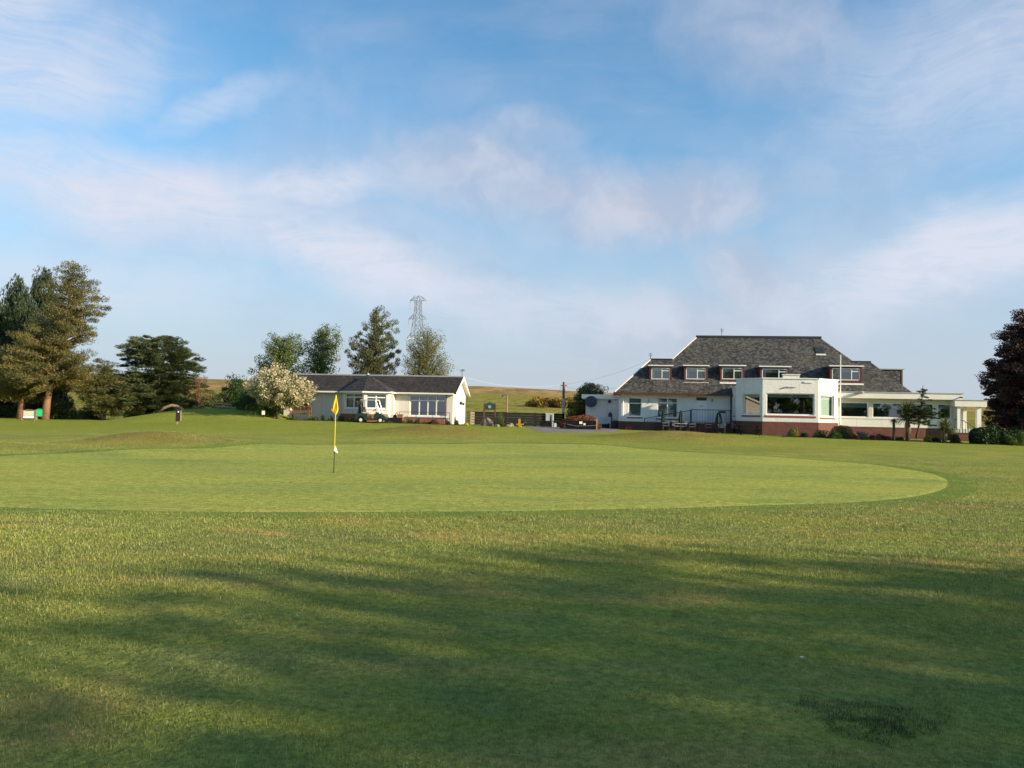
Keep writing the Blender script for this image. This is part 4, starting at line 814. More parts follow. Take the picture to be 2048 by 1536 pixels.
tree('holly_tree', 'dark bushy evergreen behind the blossom tree', 472, 66, [(758, 462, 480), (775, 448, 505), (800, 438, 520), (825, 436, 530), (840, 445, 530)], 'dkshrub', nb=60, tr=.15, cr=.5, cz=.5, m=120, ln=.16, wd=.08, seed=27, sp=.7, crownz=.03, limbs=False)
tree('blossom_tree', 'hawthorn covered in cream blossom in front of the lodge', 552, 58, [(733, 535, 552), (745, 517, 585), (760, 500, 612), (775, 492, 632), (790, 500, 636), (802, 515, 622), (812, 525, 575)], 'blossom', nb=80, tr=.13, cr=.42, cz=.34, m=58, ln=.12, wd=.10, mix=(.7, .2, .4, .5), rise=.5, seed=31, sp=.5, tmin=.45, jit=.3, trunk=[(556, 841), (554, 815), (552, 790), (550, 765)], crownz=.4,
     extra=lambda T, C, B, k, b: clusters(C[::2] * .95, B[::2], 110, .4, .34, .12, .06, (.5, .3, .2, .6), 'shrub', T, name='foliage'))
bush('ivy_shrub', 'tall leafy green shrub below the blossom tree', 534, 58.5, 2.6, 2.0, 'shrub', 2600, .11, .07, 52)
bush('ivy_shrub', 'dark green shrub left of the blossom tree behind the white notice', 497, 60, 2.8, 2.6, 'dkshrub', 2600, .12, .07, 53)
#BEHIND THE LODGE
tree('birch_tree', 'bright green birch behind the blossom tree with slanted outline', 556, 84, [(670, 536, 588), (685, 528, 600), (705, 520, 606), (725, 508, 606), (745, 500, 604), (765, 505, 600)], 'birchl', 'birch', nb=70, tr=.2, cr=.55, cz=.6, m=90, jit=.4, ln=.17, wd=.10, mix=(.4, .2, -.2, .8), seed=61, sp=.8, group='birches behind the lodge')
tree('birch_tree', 'taller green birch next to the blue green pine behind the roof', 640, 86, [(652, 655, 664), (662, 624, 672), (680, 612, 680), (700, 604, 676), (720, 600, 672), (745, 600, 668), (765, 605, 660)], 'birchl', 'birch', nb=70, tr=.2, cr=.55, cz=.6, m=80, jit=.4, ln=.17, wd=.10, mix=(.4, .2, -.2, .8), seed=62, sp=.85, group='birches behind the lodge')
tree('pine_tree', 'conical blue green pine rising behind the lodge roof', 745, 82, [(611, 749, 757), (625, 743, 770), (645, 722, 786), (660, 716, 790), (675, 700, 794), (695, 694, 796), (715, 684, 800), (738, 690, 798), (755, 700, 790)], 'pinedark', 'bark', nb=84, tr=.24, cr=.46, cz=.34, m=95, ln=.26, wd=.055, mix=(.35, .5, .9, .25), rise=.22, droop=-.12, seed=63, sp=.95, tmin=.3, jit=.40)
tree('willow_tree', 'thinly leaved spring tree in front of the pylon', 850, 82, [(655, 834, 844), (668, 828, 880), (690, 808, 884), (715, 803, 888), (735, 803, 900), (755, 808, 898)], 'willow', 'bark', nb=80, tr=.2, cr=.6, cz=.75, m=62, jit=.4, ln=.15, wd=.075, mix=(.3, .2, -.5, .8), rise=.7, seed=64, sp=.8)
tree('windswept_tree', 'windswept pale green tree above dark ivy beside the utility pole', 1165, 72, [(766, 1186, 1200), (778, 1158, 1210), (795, 1148, 1195), (815, 1138, 1190), (835, 1130, 1185), (846, 1135, 1180)], 'olive', 'bark', nb=60, tr=.14, cr=.42, cz=.36, m=110, ln=.13, wd=.07, mix=(.4, .4, .3, .6), seed=65, sp=.6, crownz=.1,
     extra=lambda T, C, B, k, b: clusters(C[C[:, 2] < 1.7] * .9, B[C[:, 2] < 1.7], 40, .45, .4, .13, .08, (.5, .3, .1, .6), 'dkshrub', T, name='ivy'))
#RIGHT
tree('copper_tree', 'dark purple copper tree at the right photo edge', 2062, 68, [(622, 2040, 2085), (640, 2022, 2100), (660, 2004, 2125), (690, 1992, 2140), (710, 1974, 2160), (735, 1960, 2170), (750, 1953, 2175), (775, 1962, 2180), (800, 1958, 2180), (830, 1966, 2170), (858, 1975, 2160)], 'copper', 'bark', nb=170, tr=.4, cr=.65, cz=.34, m=200, ln=.20, wd=.09, mix=(.4, .6, .1, .4), rise=.12, droop=.1, seed=71, sp=.72, tmin=.25, crownz=.08, flat=.2, jit=.3)
bush('laurel_bush', 'large rounded dark green bush beside the portico', 1972, 53, 2.9, 1.95, 'deepbush', 11000, .12, .065, 72, lump=.14)
bush('laurel_bush', 'lighter green hedge bush at the right photo edge', 2030, 52.5, 2.2, 1.2, 'shrub', 6500, .11, .06, 73)
bush('laurel_bush', 'low green bush filling the right corner by the copper tree', 2064, 53, 2.0, 1.2, 'shrub', 2000, .10, .055, 74)
bush('undergrowth_bush', 'dark thicket under the copper tree boughs', 2040, 65, 8, 2.3, 'deepbush', 5000, .2, .1, 75, 'undergrowth below the trees')
bush('azalea_bush', 'tall round olive shrub by the bay corner with golden right side', 1683, 55.9, 2.1, 1.35, 'olive', 6500, .075, .04, 81, lump=.10)
BED = [(1579, .55, .50, 'dkshrub', 'small dark shrub at the left end of the clubhouse bed'), (1592, .5, .85, 'lime', 'upright lime green shrub in front of the bay brickwork'), (1608, .75, .45, 'dkshrub', 'low dark shrub right of the lime green one'), (1640, 1.1, .62, 'dkshrub', 'dark leafy shrub below the right bay window'), (1667, 1.35, .66, 'privet', 'bright glossy low shrub in front of the round olive one'),
       (1690, .9, .40, 'olive', 'small olive mound in front of the round olive shrub'), (1712, .8, .45, 'redleaf', 'russet leaved shrub beside the pale stone urn'), (1724, .8, .35, 'shrub', 'low green cushion beside the russet shrub'), (1746, .9, .6, 'purple', 'purple heather mound left of the dark trunk'), (1766, 1.1, .62, 'purple', 'purple heather mound below the dark bare trunk'),
       (1735, .9, .3, 'fresh', 'low fresh green edging plant before the heather'), (1800, 1.0, .34, 'privet', 'low glossy plant left of the cordyline trunk'), (1856, .7, .42, 'fresh', 'fresh green clump right of the slim pale trunk'), (1872, .7, .5, 'dkshrub', 'dark clump between the slim trunk and the small cordyline'), (1910, .8, 1.05, 'olive', 'round olive shrub right of the small cordyline')]
for i, (px, w_, h_, lf, lb_) in enumerate(BED): bush('bed_shrub', lb_, px, 55.2 + (.5 if i % 2 else 0) - (px - 1580) * .0045, w_ * 1.25, h_ * 1.3, lf, int(1100 + 1500 * w_ * h_), .08, .045, 90 + i, 'shrubs in the clubhouse flower bed')
def cordyline(label, px, Y, th, hr, n, seed, lean=0, dry=40, trw=.12):
    global rng; rng = np.random.default_rng(seed); b = stand(px, Y); T = thing('cordyline', label, 'palm', b, -math.atan2(b.x, b.y), 'cordylines in the clubhouse bed')
    MB().tube([(0, 0, -.1), (lean * .3, 0, th * .5), (lean, 0, th)], [trw * 1.3, trw, trw * .9], 9).build('trunk', 'palmtrunk', T, True)
    def blades(nm, cnt, lo, hi, ln, mat, z0):
        v, f, r = [], [], []
        for i in range(cnt):
            az = rng.random() * 2 * PI; el = lo + (hi - lo) * rng.random(); L = ln * (.75 + .4 * rng.random()); d = np.array([math.cos(az), math.sin(az), 0]); s = np.array([-math.sin(az), math.cos(az), 0]) * .032
            p = np.array([lean, 0, z0 + rng.random() * .25]); c = len(v); e = el
            for k in range(4):
                w_ = s * (1.3 - .38 * k); v += [p + w_, p - w_]; p = p + (d * math.cos(e) + np.array([0, 0, math.sin(e)])) * L / 3; e -= .28
            for k in range(3): f.append([c + 2 * k, c + 2 * k + 1, c + 2 * k + 3, c + 2 * k + 2]); r.append(rng.random())
        quadmesh(nm, np.array(v), np.array(f), mat, dict(rnd=np.array(r)), 'FACE', False, T)
    blades('crown', n, -.25, 1.45, hr, 'cordy', th - .1)
    if dry: blades('dry_blades', dry, -1.5, -1.0, hr * .7, 'drybl', th - .15)
    return T
cordyline('tall cordyline with spiky round head and thick brown trunk', 1815, 54.0, 1.62, 1.35, 480, 101, 0, 60)
cordyline('shorter cordyline with yellowing skirt right of the small conifer', 1888, 53.6, .85, 1.05, 260, 102, .05, 110)
b_ = stand(1787, 54.2); T = thing('bare_trunk', 'dark bare cordyline trunk with a few drooping blades left of the tall one', 'palm', b_, -math.atan2(b_.x, b_.y)); MB().tube([(0, 0, -.1), (.03, 0, .7), (0, 0, 1.45)], [.10, .085, .09], 8).build('trunk', 'palmtrunk', T, True)
rng = np.random.default_rng(5); az = rng.random(34) * 2 * PI; leaves('foliage', np.stack([np.cos(az) * .13, np.sin(az) * .13, 1.30 + rng.random(34) * .2], -1), np.stack([np.cos(az) * .5, np.sin(az) * .5, -.9 + rng.random(34) * .8], -1), .42, .03, 'under', T)
tree('monkey_puzzle', 'young open tiered conifer with pale slim stem by the cordylines', 1838, 53.4, [(772, 1842, 1848), (785, 1836, 1855), (800, 1829, 1862), (808, 1840, 1850), (816, 1814, 1868), (828, 1806, 1886), (838, 1802, 1880), (850, 1810, 1868)], 'cypress', 'bark', nb=40, tr=.05, cr=.17, cz=.06, m=60, ln=.13, wd=.035, mix=(.3, .8, .15, .25), rise=-.12, droop=-.1, seed=111, sp=.25, tmin=.12, crownz=.18, trunk=[(1832, 877), (1838, 850), (1842, 820), (1845, 785), (1846, 771)], jit=.35, cat='conifer')
#LODGE BEDS
LB = [(646, .5, .6, 'dkshrub', 'dark upright shrub left of the golf flag'), (583, .8, .35, 'privet', 'low green plant below the wooden bench'), (628, .8, .45, 'privet', 'leafy plant right of the wooden bench'), (661, .6, .5, 'shrub', 'leafy plant just left of the golf flagpole'), (681, .75, .62, 'fresh', 'bright leafy plant right of the golf flagpole'), (706, .5, .35, 'lime', 'low pale plant in front of the golf buggy tail'), (722, .7, .6, 'shrub', 'green plant in front of the buggy rear wheel'),
      (783, .8, .45, 'olive', 'olive plant beside the black planter'), (806, .5, .32, 'lime', 'first lime cushion below the four pane window'), (820, .6, .5, 'shrub', 'green clump below the second window pane'), (834, .6, .5, 'privet', 'glossy clump below the third window pane'), (852, .4, .3, 'lime', 'second lime cushion further along the window bed'), (866, 1.1, .5, 'purple', 'purple shrub below the fourth window pane'), (897, .6, .32, 'purple', 'low purple mound at the lodge corner'), (913, .5, .42, 'dkshrub', 'dark clump against the lodge gable'), (931, .4, .28, 'yflower', 'yellow flowers past the lodge gable'), (1004, .7, .95, 'fresh', 'bright green shrub right of the notice board'), (1039, .4, .2, 'yflower', 'yellow flowers at the path edge'), (1180, .9, .5, 'fresh', 'grassy weeds at the foot of the hedge screen')]
for i, (px, w_, h_, lf, lb_) in enumerate(LB): bush('border_plant', lb_, px, 58.3, w_ * 1.2, h_ * 1.2, lf, int(500 + 900 * w_ * h_), .075, .045, 120 + i, 'plants along the lodge border')
bush('thorn_bush', 'loose green bush behind the dark fence', 1000, 66, 1.3, 1.7, 'shrub', 900, .12, .07, 150); bush('thorn_bush', 'low straggly bush behind the fence right of the lamp post', 1035, 67, 2.6, 1.0, 'olive', 900, .12, .06, 151)
for i, (px, Y, w_, h_, lb_) in enumerate(((1085, 150, 8, 3.4, 'brightest gorse clump low on the hillside'), (1105, 152, 7, 2.8, 'second gorse clump beside the brightest one'), (1125, 150, 6, 3.0, 'orange gorse behind the utility pole'), (1066, 154, 4, 1.6, 'small gorse at the left end of the patch'), (1145, 150, 6, 2.6, 'gorse between the pole and the windswept tree'))): bush('gorse_bush', lb_, px, Y, w_, h_, 'gorse', 1500, .4, .25, 160 + i, 'gorse on the hillside')
# trees beside and behind the viewer: they shade the near turf and show dimly in the window panes
def shade_tree(label, x, y, H, Rr, rz, zc, k, m, seed, ln=.35):
    global rng; rng = np.random.default_rng(seed); b = (x, y, gzf(x, y)); T = thing('shade_tree', label, 'tree', b, 0, 'trees beside the viewer')
    MB().tube([(0, 0, -.2), (.1, 0, zc * .5), (0, .1, zc)], [.4, .3, .15], 8).build('trunk', 'bark', T, True)
    o = unit(rng.normal(size=(k, 3))) * rng.random((k, 1)) ** .4; C = o * np.array([Rr, Rr, rz]) + np.array([0, 0, zc]); lb = MB()
    for c in C[::6]: lb.tube([(0, 0, zc * .55), tuple(c * np.array([.5, .5, .9])), tuple(c)], [.09, .05, .02], 4)
    lb.build('limbs', 'bark', T, True); clusters(C, unit(o), m, 1.0 if ln < .5 else .75, .6, ln, ln * .6, (.4, .2, .2, .7), 'fresh' if ln < .5 else 'shrub', T)
    return T
shade_tree('wide leafy tree outside the view that shades the near turf', 28.9, -5.8, 11, 5.4, 2.7, 8.0, 430, 30, 201, .25)
shade_tree('thin leafy tree outside the view that dapples the near turf', 20.1, -8.5, 11, 5.0, 3.0, 8.6, 230, 20, 202, .25)
shade_tree('second leafy tree outside the view beside the wide one', 32.4, -13.4, 12, 5.5, 3.2, 9.0, 400, 28, 203, .25)
for i, (x_, y_) in enumerate(((-14, -34), (2, -38), (15, -33), (29, -36), (44, -32), (57, -35), (70, -31))): shade_tree(['first', 'second', 'third', 'fourth', 'fifth', 'sixth', 'last'][i] + ' tree of the row behind the viewer, mirrored dimly in the panes', x_, y_, 8, 7.0, 3.0, 4.6 + .5 * (i % 2), 90, 45, 210 + i, .6)

# ------------------------------------------------------------------ things standing about
fl = stand(667.5, gnd(667.5, 947).y); fl = gnd(667.5, 947)
F = thing('golf_flag', 'yellow flag hanging on its yellow and black flagstick in the green', 'flag', fl, 0)
MB().cyl((0, 0, -.05), (0, 0, .66), .011).build('lower_stick', 'black', F); MB().cyl((0, 0, .66), (0, 0, 2.10), .011, .009).build('upper_stick', 'ypole', F); MB().lathe([(.054, 0), (.054, .026), (.05, .0262)], (0, 0, .0), 14).build('cup_rim', 'black', F)
def hangflag(name, prof, mat, z0, amp, seed, cx=0.0):
    """a limp cloth flag: rows of (height below top, left, right) folded in soft pleats"""
    mb = MB(); n = 15; rows = []
    for q in range(len(prof) * 4 - 3):
        i = q / 4; j = min(int(i), len(prof) - 2); f = i - j; h, l, r = [prof[j][k] * (1 - f) + prof[j + 1][k] * f for k in range(3)]
        rows.append([(cx + l + (r - l) * k / n, -.016 + amp * min(1, (r - l) * 6) * (.7 * math.sin(k / n * 9 + h * 7 + seed) + .5 * math.sin(k / n * 21 - h * 4)) - .02 * math.sin(k / n * 3.1), z0 - h) for k in range(n + 1)])
    m = len(rows); o = [p for r_ in rows for p in r_]; mb.add(o, [(a * (n + 1) + b, a * (n + 1) + b + 1, (a + 1) * (n + 1) + b + 1, (a + 1) * (n + 1) + b) for a in range(m - 1) for b in range(n)])
    return mb.build(name, mat, F, True)
hangflag('cloth', [(0, -.004, .012), (.10, -.03, .03), (.20, -.065, .05), (.30, -.09, .066), (.40, -.10, .072), (.46, -.045, .055), (.53, -.012, .015)], 'yellow', 2.09, .022, 1)
hangflag('marker_cloth', [(0, -.005, .035), (.06, -.012, .055), (.10, -.035, .07), (.13, .0, .085), (.17, .055, .10)], 'wcloth', .72, .012, 2)
# white flagpole beside the bay
fp = C_.world(16.98, -1.0, 0); fp.z = CL.z - .3; o = MB().cyl((0, 0, 0), (0, 0, C_.z(1676, 712, -1.0) + .3), .055, .035, 10).ball((0, 0, C_.z(1676, 712, -1.0) + .33), .05).build('flagpole', 'white'); o.location = fp; tag(o, 'bare white flagpole rising beside the bay', 'flagpole')
# dished urn
up_ = stand(1722, 55.6); o = MB().lathe([(.18, -.05), (.12, .12), (.14, .2), (.40, .34), (.46, .50), (.42, .52)], (0, 0, 0), 14).build('urn', 'stone', None, True); o.location = up_; tag(o, 'pale stone urn tilted among the bed shrubs', 'urn'); o.rotation_euler = (0, .25, 0)
# parasols, tables, chairs, bench on the terrace
def parasol(label, px, hb, ht, rw, pole0=0, Y=60.0):
    b = stand(px, Y); T = thing('parasol', label, 'parasol', b, 0, 'closed parasols on the terrace')
    zt = at(px, ht, Y).z - b.z; zb = at(px, hb, Y).z - b.z; k = rw * Y / FPX / 2
    MB().cyl((0, 0, 0), (0, 0, zt), .024).build('pole', 'wood', T); MB().lathe([(.24, 0), (.24, .06), (.06, .09), (.05, .3)], (0, 0, 0), 12).build('base', 'iron', T)
    h = zt - zb; MB().lathe([(.03, zt + .06), (.05, zt), (k * .55, zt - h * .12), (k * .75, zt - h * .45), (k * 1.0, zt - h * .85), (k * .8, zt - h * 1.0), (.03, zt - h * .97)], (0, 0, 0), 16, lambda i, z: (.025 if i % 2 else -.02) if zb - .1 < z < zt - .05 else 0).build('canopy', 'parasol', T)
    return T
parasol('closed green parasol before the wide left window', 1326, 844, 822, 8); parasol('closed green parasol between the window and the railing', 1361, 845, 822, 8); parasol('wide closed green parasol before the terrace railing', 1437, 847, 825, 13, Y=59.2)
def table_thing(loc):
    T = thing('terrace_table', 'x', 'table', loc, 0, 'tables on the terrace'); MB().lathe([(.42, .70), (.44, .715), (.42, .735)], n=18).build('table_top', 'iron', T)
    for k in range(3): a = k * 2.094; MB().tube([(0, 0, .7), (.06 * math.cos(a), .06 * math.sin(a), .35), (.34 * math.cos(a), .34 * math.sin(a), 0)], .018).build('leg', 'iron', T)
    return T
t0 = None
for px, lb_ in ((1341, 'round metal table between the two slim parasols'), (1397, 'round metal table right of the second parasol'), (1458, 'round metal table by the bay corner'), ):
    l_ = stand(px, 59.6)
    if t0 is None: t0 = table_thing(l_); t0['label'] = lb_
    else: dup(t0, l_, .7, lb_)
def chair_thing(loc):
    T = thing('terrace_chair', 'x', 'chair', loc, 0, 'chairs on the terrace')
    for sx_ in (-.24, .24):
        MB().tube([(sx_, -.22, 0), (sx_, -.22, .44)], .016).build('leg', 'iron', T); MB().tube([(sx_, .26, 0), (sx_, .22, .44), (sx_, .28, .86)], .016).build('leg', 'iron', T); MB().tube([(sx_ * 1.1, -.24, .64), (sx_ * 1.1, .24, .66)], .018).build('arm', 'lead', T)
        MB().tube([(sx_ * 1.1, -.23, .44), (sx_ * 1.1, -.24, .64)], .014).build('arm_post', 'iron', T)
    st = MB(); bk = MB()
    for k in range(5): st.box(-.24, .24, -.22 + k * .09, -.15 + k * .09, .43, .45)
    for k in range(6): bk.box(-.22 + k * .076, -.16 + k * .076, .235, .25, .46, .86)
    st.build('seat', 'lead', T); bk.build('backrest', 'lead', T); return T
c0 = None
for px, rot, Yc, lb_ in ((1352, 1.8, 59.5, 'chair right of the table between the slim parasols'), (1331, -1.6, 59.4, 'chair left of the table between the slim parasols'), (1366, -1.4, 59.8, 'chair under the second slim parasol'), (1384, -1.7, 59.5, 'chair left of the table beyond the second parasol'), (1417, 1.4, 59.6, 'chair below the wide parasol facing left'), (1444, -.4, 59.0, 'pale chair standing alone right of the wide parasol'), (1471, 1.5, 59.2, 'chair at the bay corner table')):
    l_ = stand(px, Yc)
    if c0 is None: c0 = chair_thing(l_); c0['label'] = lb_; c0.rotation_euler.z = rot
    else: dup(c0, l_, rot, lb_)
pb_ = stand(1497, 56.9); T = thing('picnic_bench', 'dark timber picnic bench before the shaded bay wall', 'bench', pb_, CA)
for k in range(4): MB().box(-.85, .85, -.34 + k * .17, -.19 + k * .17, .70, .74).build('plank', 'blackwood', T)
for s_ in (-1, 1):
    for k in range(2): MB().box(-.85, .85, s_ * (.58 + k * .15) - .07, s_ * (.58 + k * .15) + .07, .42, .455).build('seat_plank', 'blackwood', T)
    MB().tube([(s_ * .65, -.62, 0), (s_ * .65, -.15, .70)], .04).build('leg', 'blackwood', T); MB().tube([(s_ * .65, .62, 0), (s_ * .65, .15, .70)], .04).build('leg', 'blackwood', T); MB().box(s_ * .65 - .03, s_ * .65 + .03, -.7, .7, .34, .41).build('cross_beam', 'blackwood', T)
o = MB().box(-.30, .30, -.02, .02, 0, .42).box(-.06, .06, -.04, .04, -.1, 0).build('fire_board', 'red'); o.location = C_.world(C_.u(1258), -.14, -.22); o.rotation_euler = (0, 0, CA); tag(o, 'small red board at the foot of the brick plinth', 'board')
# satellite dish, meter boxes and bin by the annexe
x_, z_ = AP.uz(1182, 804.5, -.5); dl = AP.world(x_, -.45, z_); T = thing('satellite_dish', 'dark round satellite dish on the annexe wall', 'dish', dl, CA)
MB(Matrix.Rotation(1.2, 4, 'X')).lathe([(.02, 0), (.22, .02), (.42, .08), (.52, .14), (.50, .14), (.40, .09), (.02, .02)], n=18).build('reflector', 'dish', T, True); MB().tube([(0, .1, 0), (.1, .3, -.1), (.1, .45, -.2)], .03).build('bracket', 'iron', T); MB().tube([(0, .05, -.35), (0, -.45, -.1)], .018).ball((0, -.47, -.08), .05).build('feed_arm', 'iron', T)
bx = stand(1211, 63.8); o = MB().box(-.42, .42, -.2, .2, .42, .95).box(-.40, -.34, -.15, .15, -.05, .42).box(.34, .40, -.15, .15, -.05, .42).build('cooling_unit', 'lead'); o.location = bx; tag(o, 'grey louvred cooling unit before the dark annexe base', 'cooling unit')
sb = stand(1220, 64.0); T = thing('gas_bottle', 'black gas bottle with pale collar by the annexe wall', 'gas bottle', sb); MB().lathe([(.15, 0), (.17, .05), (.17, 1.15), (.12, 1.3), (.05, 1.36)], n=14).build('bottle', 'black', T, True); MB().lathe([(.09, 1.34), (.10, 1.36), (.10, 1.5), (.09, 1.5)], n=12).build('collar', 'beige', T)
cr_ = stand(1229, 63.9); T = thing('crate_stack', 'dark box with brown lid beside the annexe door', 'box', cr_); MB().box(-.35, .35, -.3, .3, 0, .62).build('box_body', 'black', T); MB().box(-.37, .37, -.32, .32, .622, .68).build('lid', 'wood', T)
# hedge in its dark screen
hA, hB = stand(1134, 57.2), stand(1195, 57.0); T = thing('hedge_screen', 'dark netted screen with a pale post', 'screen', hA, 0); Wd_ = (hB - hA).length - .1
MB().box(0, Wd_, -.02, .02, .03, .66).build('net_panel', 'blackwood', T)
for k in range(4): MB().box(0, Wd_, -.05, -.025, 0.06 + k * .17, .11 + k * .17).build('rail', 'blackwood', T)
MB().box(Wd_, Wd_ + .1, -.05, .05, -.1, .86).build('post', 'log', T); MB().box(-.08, 0, -.04, .04, -.1, .74).build('post', 'blackwood', T); MB().box(Wd_ * .42, Wd_ * .42 + .22, -.075, -.055, .42, .60).build('notice', 'white', T); MB().box(Wd_ * .56, Wd_ * .56 + .16, -.075, -.055, .34, .48).build('notice', 'white', T)
MB().tube([(0, -.075, .38), (Wd_ * .3, -.08, .26), (Wd_ * .7, -.08, .28), (Wd_, -.075, .34)], .016).build('hose', 'steel', T)
hd = (hA + hB) / 2 + Vector((0, .75, 0)); bush('beech_hedge', 'clipped russet beech hedge behind the dark netted screen', 1164, 58, 3.7, 1.42, 'redleaf', 7500, .09, .06, 170, depth=1.7, base=hd, up=.1, lump=.08, cat='hedge')
# utility pole with wires, lamp post
pl_ = stand(1126, 69); T = thing('utility_pole', 'weathered timber utility pole with dark top', 'utility pole', pl_, 0); zt_ = at(1127.5, 764, 69).z - pl_.z
MB().cyl((0, 0, -.2), (0, 0, zt_ * .62), .13, .115).build('lower_pole', 'birch', T); MB().cyl((0, 0, zt_ * .62), (0, 0, zt_), .115, .10).build('upper_pole', 'wood', T); MB().box(-.3, .3, -.04, .04, zt_ - .35, zt_ - .27).build('cross_arm', 'wood', T)
ptop = pl_ + Vector((0, 0, zt_ - .2))
def wire(name, a, b, sag, r, mat, label):
    a, b = Vector(a), Vector(b); pts = [a.lerp(b, k / 16) - Vector((0, 0, sag * 4 * (k / 16) * (1 - k / 16))) for k in range(17)]; o = MB().tube(pts, r, 4).build(name, mat); return tag(o, label, 'cable')
gp_ = P_.world(.2, yl(RL), RL + .02)
wire('service_cable', ptop, gp_, .5,   .007, 'cable', 'pale service cable from the pole to the lodge gable'); wire('service_cable', ptop, C_.world(2.6, 2.9, 5.9), .35,   .007, 'cable', 'pale service cable from the pole to the clubhouse roof'); wire('service_cable', ptop - Vector((0, 0, .2)), C_.world(-.3, .2, 3.35), .25, .011, 'iron', 'dark service cable from the pole to the clubhouse eaves')
wire('stay_wire', ptop, stand(1075, 92, .05), .05, .011, 'iron', 'stay wire running left from the pole to the field')
lp = stand(1013, 66); T = thing('lamp_post', 'short pale lamp post behind the dark fence', 'lamp post', lp); zt_ = at(1012, 791, 66).z - lp.z; MB().cyl((0, 0, -.2), (0, 0, zt_), .075, .055).build('post', 'log', T); MB().tube([(0, 0, zt_ - .05), (-.2, 0, zt_ + .06), (-.32, 0, zt_)], .02).lathe([(.03, .02), (.12, -.06), (.13, -.12)], (-.34, 0, zt_), 10).build('lamp_head', 'iron', T)
# dark sleeper fence with cut end
fa, fb = stand(948, 60.5), stand(1128, 66); fd = fb - fa; ang = math.atan2(fd.y, fd.x); T = thing('sleeper_fence', 'dark horizontal board fence between lodge and clubhouse', 'fence', fa, ang); Lf_ = fd.length; dz = (fb.z - fa.z); seg = 3
for r_ in range(5):
    for s_ in range(seg):
        x0, x1 = Lf_ * s_ / seg, Lf_ * (s_ + 1) / seg; z0 = .03 + r_ * .205 - (.012 * s_); MB().box(x0 + .01, x1 - .01, -.05 - random.uniform(0, .02), .04, z0, z0 + .193).build('plank', 'blackwood', T)
for s_ in range(seg + 1): MB().box(Lf_ * s_ / seg - .07, Lf_ * s_ / seg + .07, .042, .18, -.2, 1.06).build('post', 'blackwood', T)
# its return at the left end, timber ends towards the sun
T2 = thing('log_stack', 'end of the dark fence with pale cut timber ends', 'timber stack', fa + Vector((-.22, -.1, 0)), ang)
for r_ in range(5): MB().box(-.22, .17, -.2, .35, .03 + r_ * .205, .195 + r_ * .205).build('timber_end', 'sleeper', T2)
# notice board on two red posts, with stones
na = stand(978.5, 58.5); T = thing('notice_board', 'dark green club sign on two red brown posts', 'sign', na, PA); zt_ = at(978, 806, 58.5).z - na.z; hw = 22 * 58.5 / FPX / 2
for s_ in (-1, 1): MB().box(s_ * hw - .05, s_ * hw + .05, -.05, .05, -.2, zt_).build('post', 'redwood', T)
zb_ = at(978, 820, 58.5).z - na.z
MB().box(-hw + .05, hw - .05, -.035, .035, zb_, zt_ - .08).add([(-hw + .05, -.035, zt_ - .08), (hw - .05, -.035, zt_ - .08), (0, -.035, zt_ + .08), (-hw + .05, .035, zt_ - .08), (hw - .05, .035, zt_ - .08), (0, .035, zt_ + .08)], [(0, 1, 2), (5, 4, 3), (1, 4, 5, 2), (3, 0, 2, 5)]).build('board', 'gsign', T)
MB().lathe([(.01, 0), (.10, .0), (.12, .02), (.0101, .02)], n=14, c=(0, 0, 0)).build('emblem', 'lead', T).matrix_local = Matrix.Translation((0, -.05, (zb_ + zt_) / 2 - .02)) @ Matrix.Rotation(PI / 2, 4, 'X')
def rock(label, px, Y, w_, h_, seed, d_=None):
    random.seed(seed); b = stand(px, Y); bm_ = MB(); n = 10; vs = []
    o = MB().lathe([(w_ * .45, -.08), (w_ * .5, h_ * .25), (w_ * .40, h_ * .65), (w_ * .18, h_ * .95), (.02, h_)], (0, 0, 0), n, lambda i, z: w_ * .09 * math.sin(i * 2.3 + seed) + w_ * .05 * math.sin(i * 5 + z * 9)).build('boulder', 'stone', None, False); o.location = b; o.scale = (1, .7, 1); o.rotation_euler = (0, 0, seed); return tag(o, label, 'boulder', 'boulders in the lodge border')
rock('large sandstone boulder between the sign posts', 973, 58.9, .85, .62, 3); rock('low boulder right of the bright green shrub', 1022, 58.2, .65, .3, 5); rock('flat stone right of the sign posts', 994, 58.0, .6, .18, 8); rock('small stone at the right sign post', 1016, 58.0, .4, .2, 9)
# bollards, cabinet, mower bits by the path
cb = stand(1099, 64.5); T = thing('electric_cabinet', 'grey steel electric cabinet at the end of the dark fence', 'cabinet', cb, CA); MB().box(-.32, .32, -.2, .2, .42, 1.08).build('body', 'grey', T); MB().box(-.30, -.012, -.215, -.201, .45, 1.05).build('door', 'grey', T); MB().box(.012, .30, -.215, -.201, .45, 1.05).build('door', 'grey', T); MB().box(-.34, .34, -.22, .22, 1.082, 1.12).build('cap', 'white', T)
for s_ in (-.26, .26): MB().box(s_ - .03, s_ + .03, -.1, .1, -.1, .42).build('leg', 'iron', T)
om = stand(1039.5, 61.0); T = thing('yellow_mower', 'small orange yellow machine on the path by the fence', 'machine', om, 0); MB().box(-.28, .3, -.18, .18, .08, .24).build('deck', 'orange', T); MB().box(-.12, .06, -.12, .12, .242, .62).build('engine', 'orange', T); MB().tube([(.25, 0, .24), (.5, 0, .45), (.52, 0, .3)], .03).build('handle', 'wood', T)
for s_ in (-.2, .22): MB().cyl((s_, -.2, .08), (s_, .2, .08), .08, n=10).build('wheel', 'tyre', T)
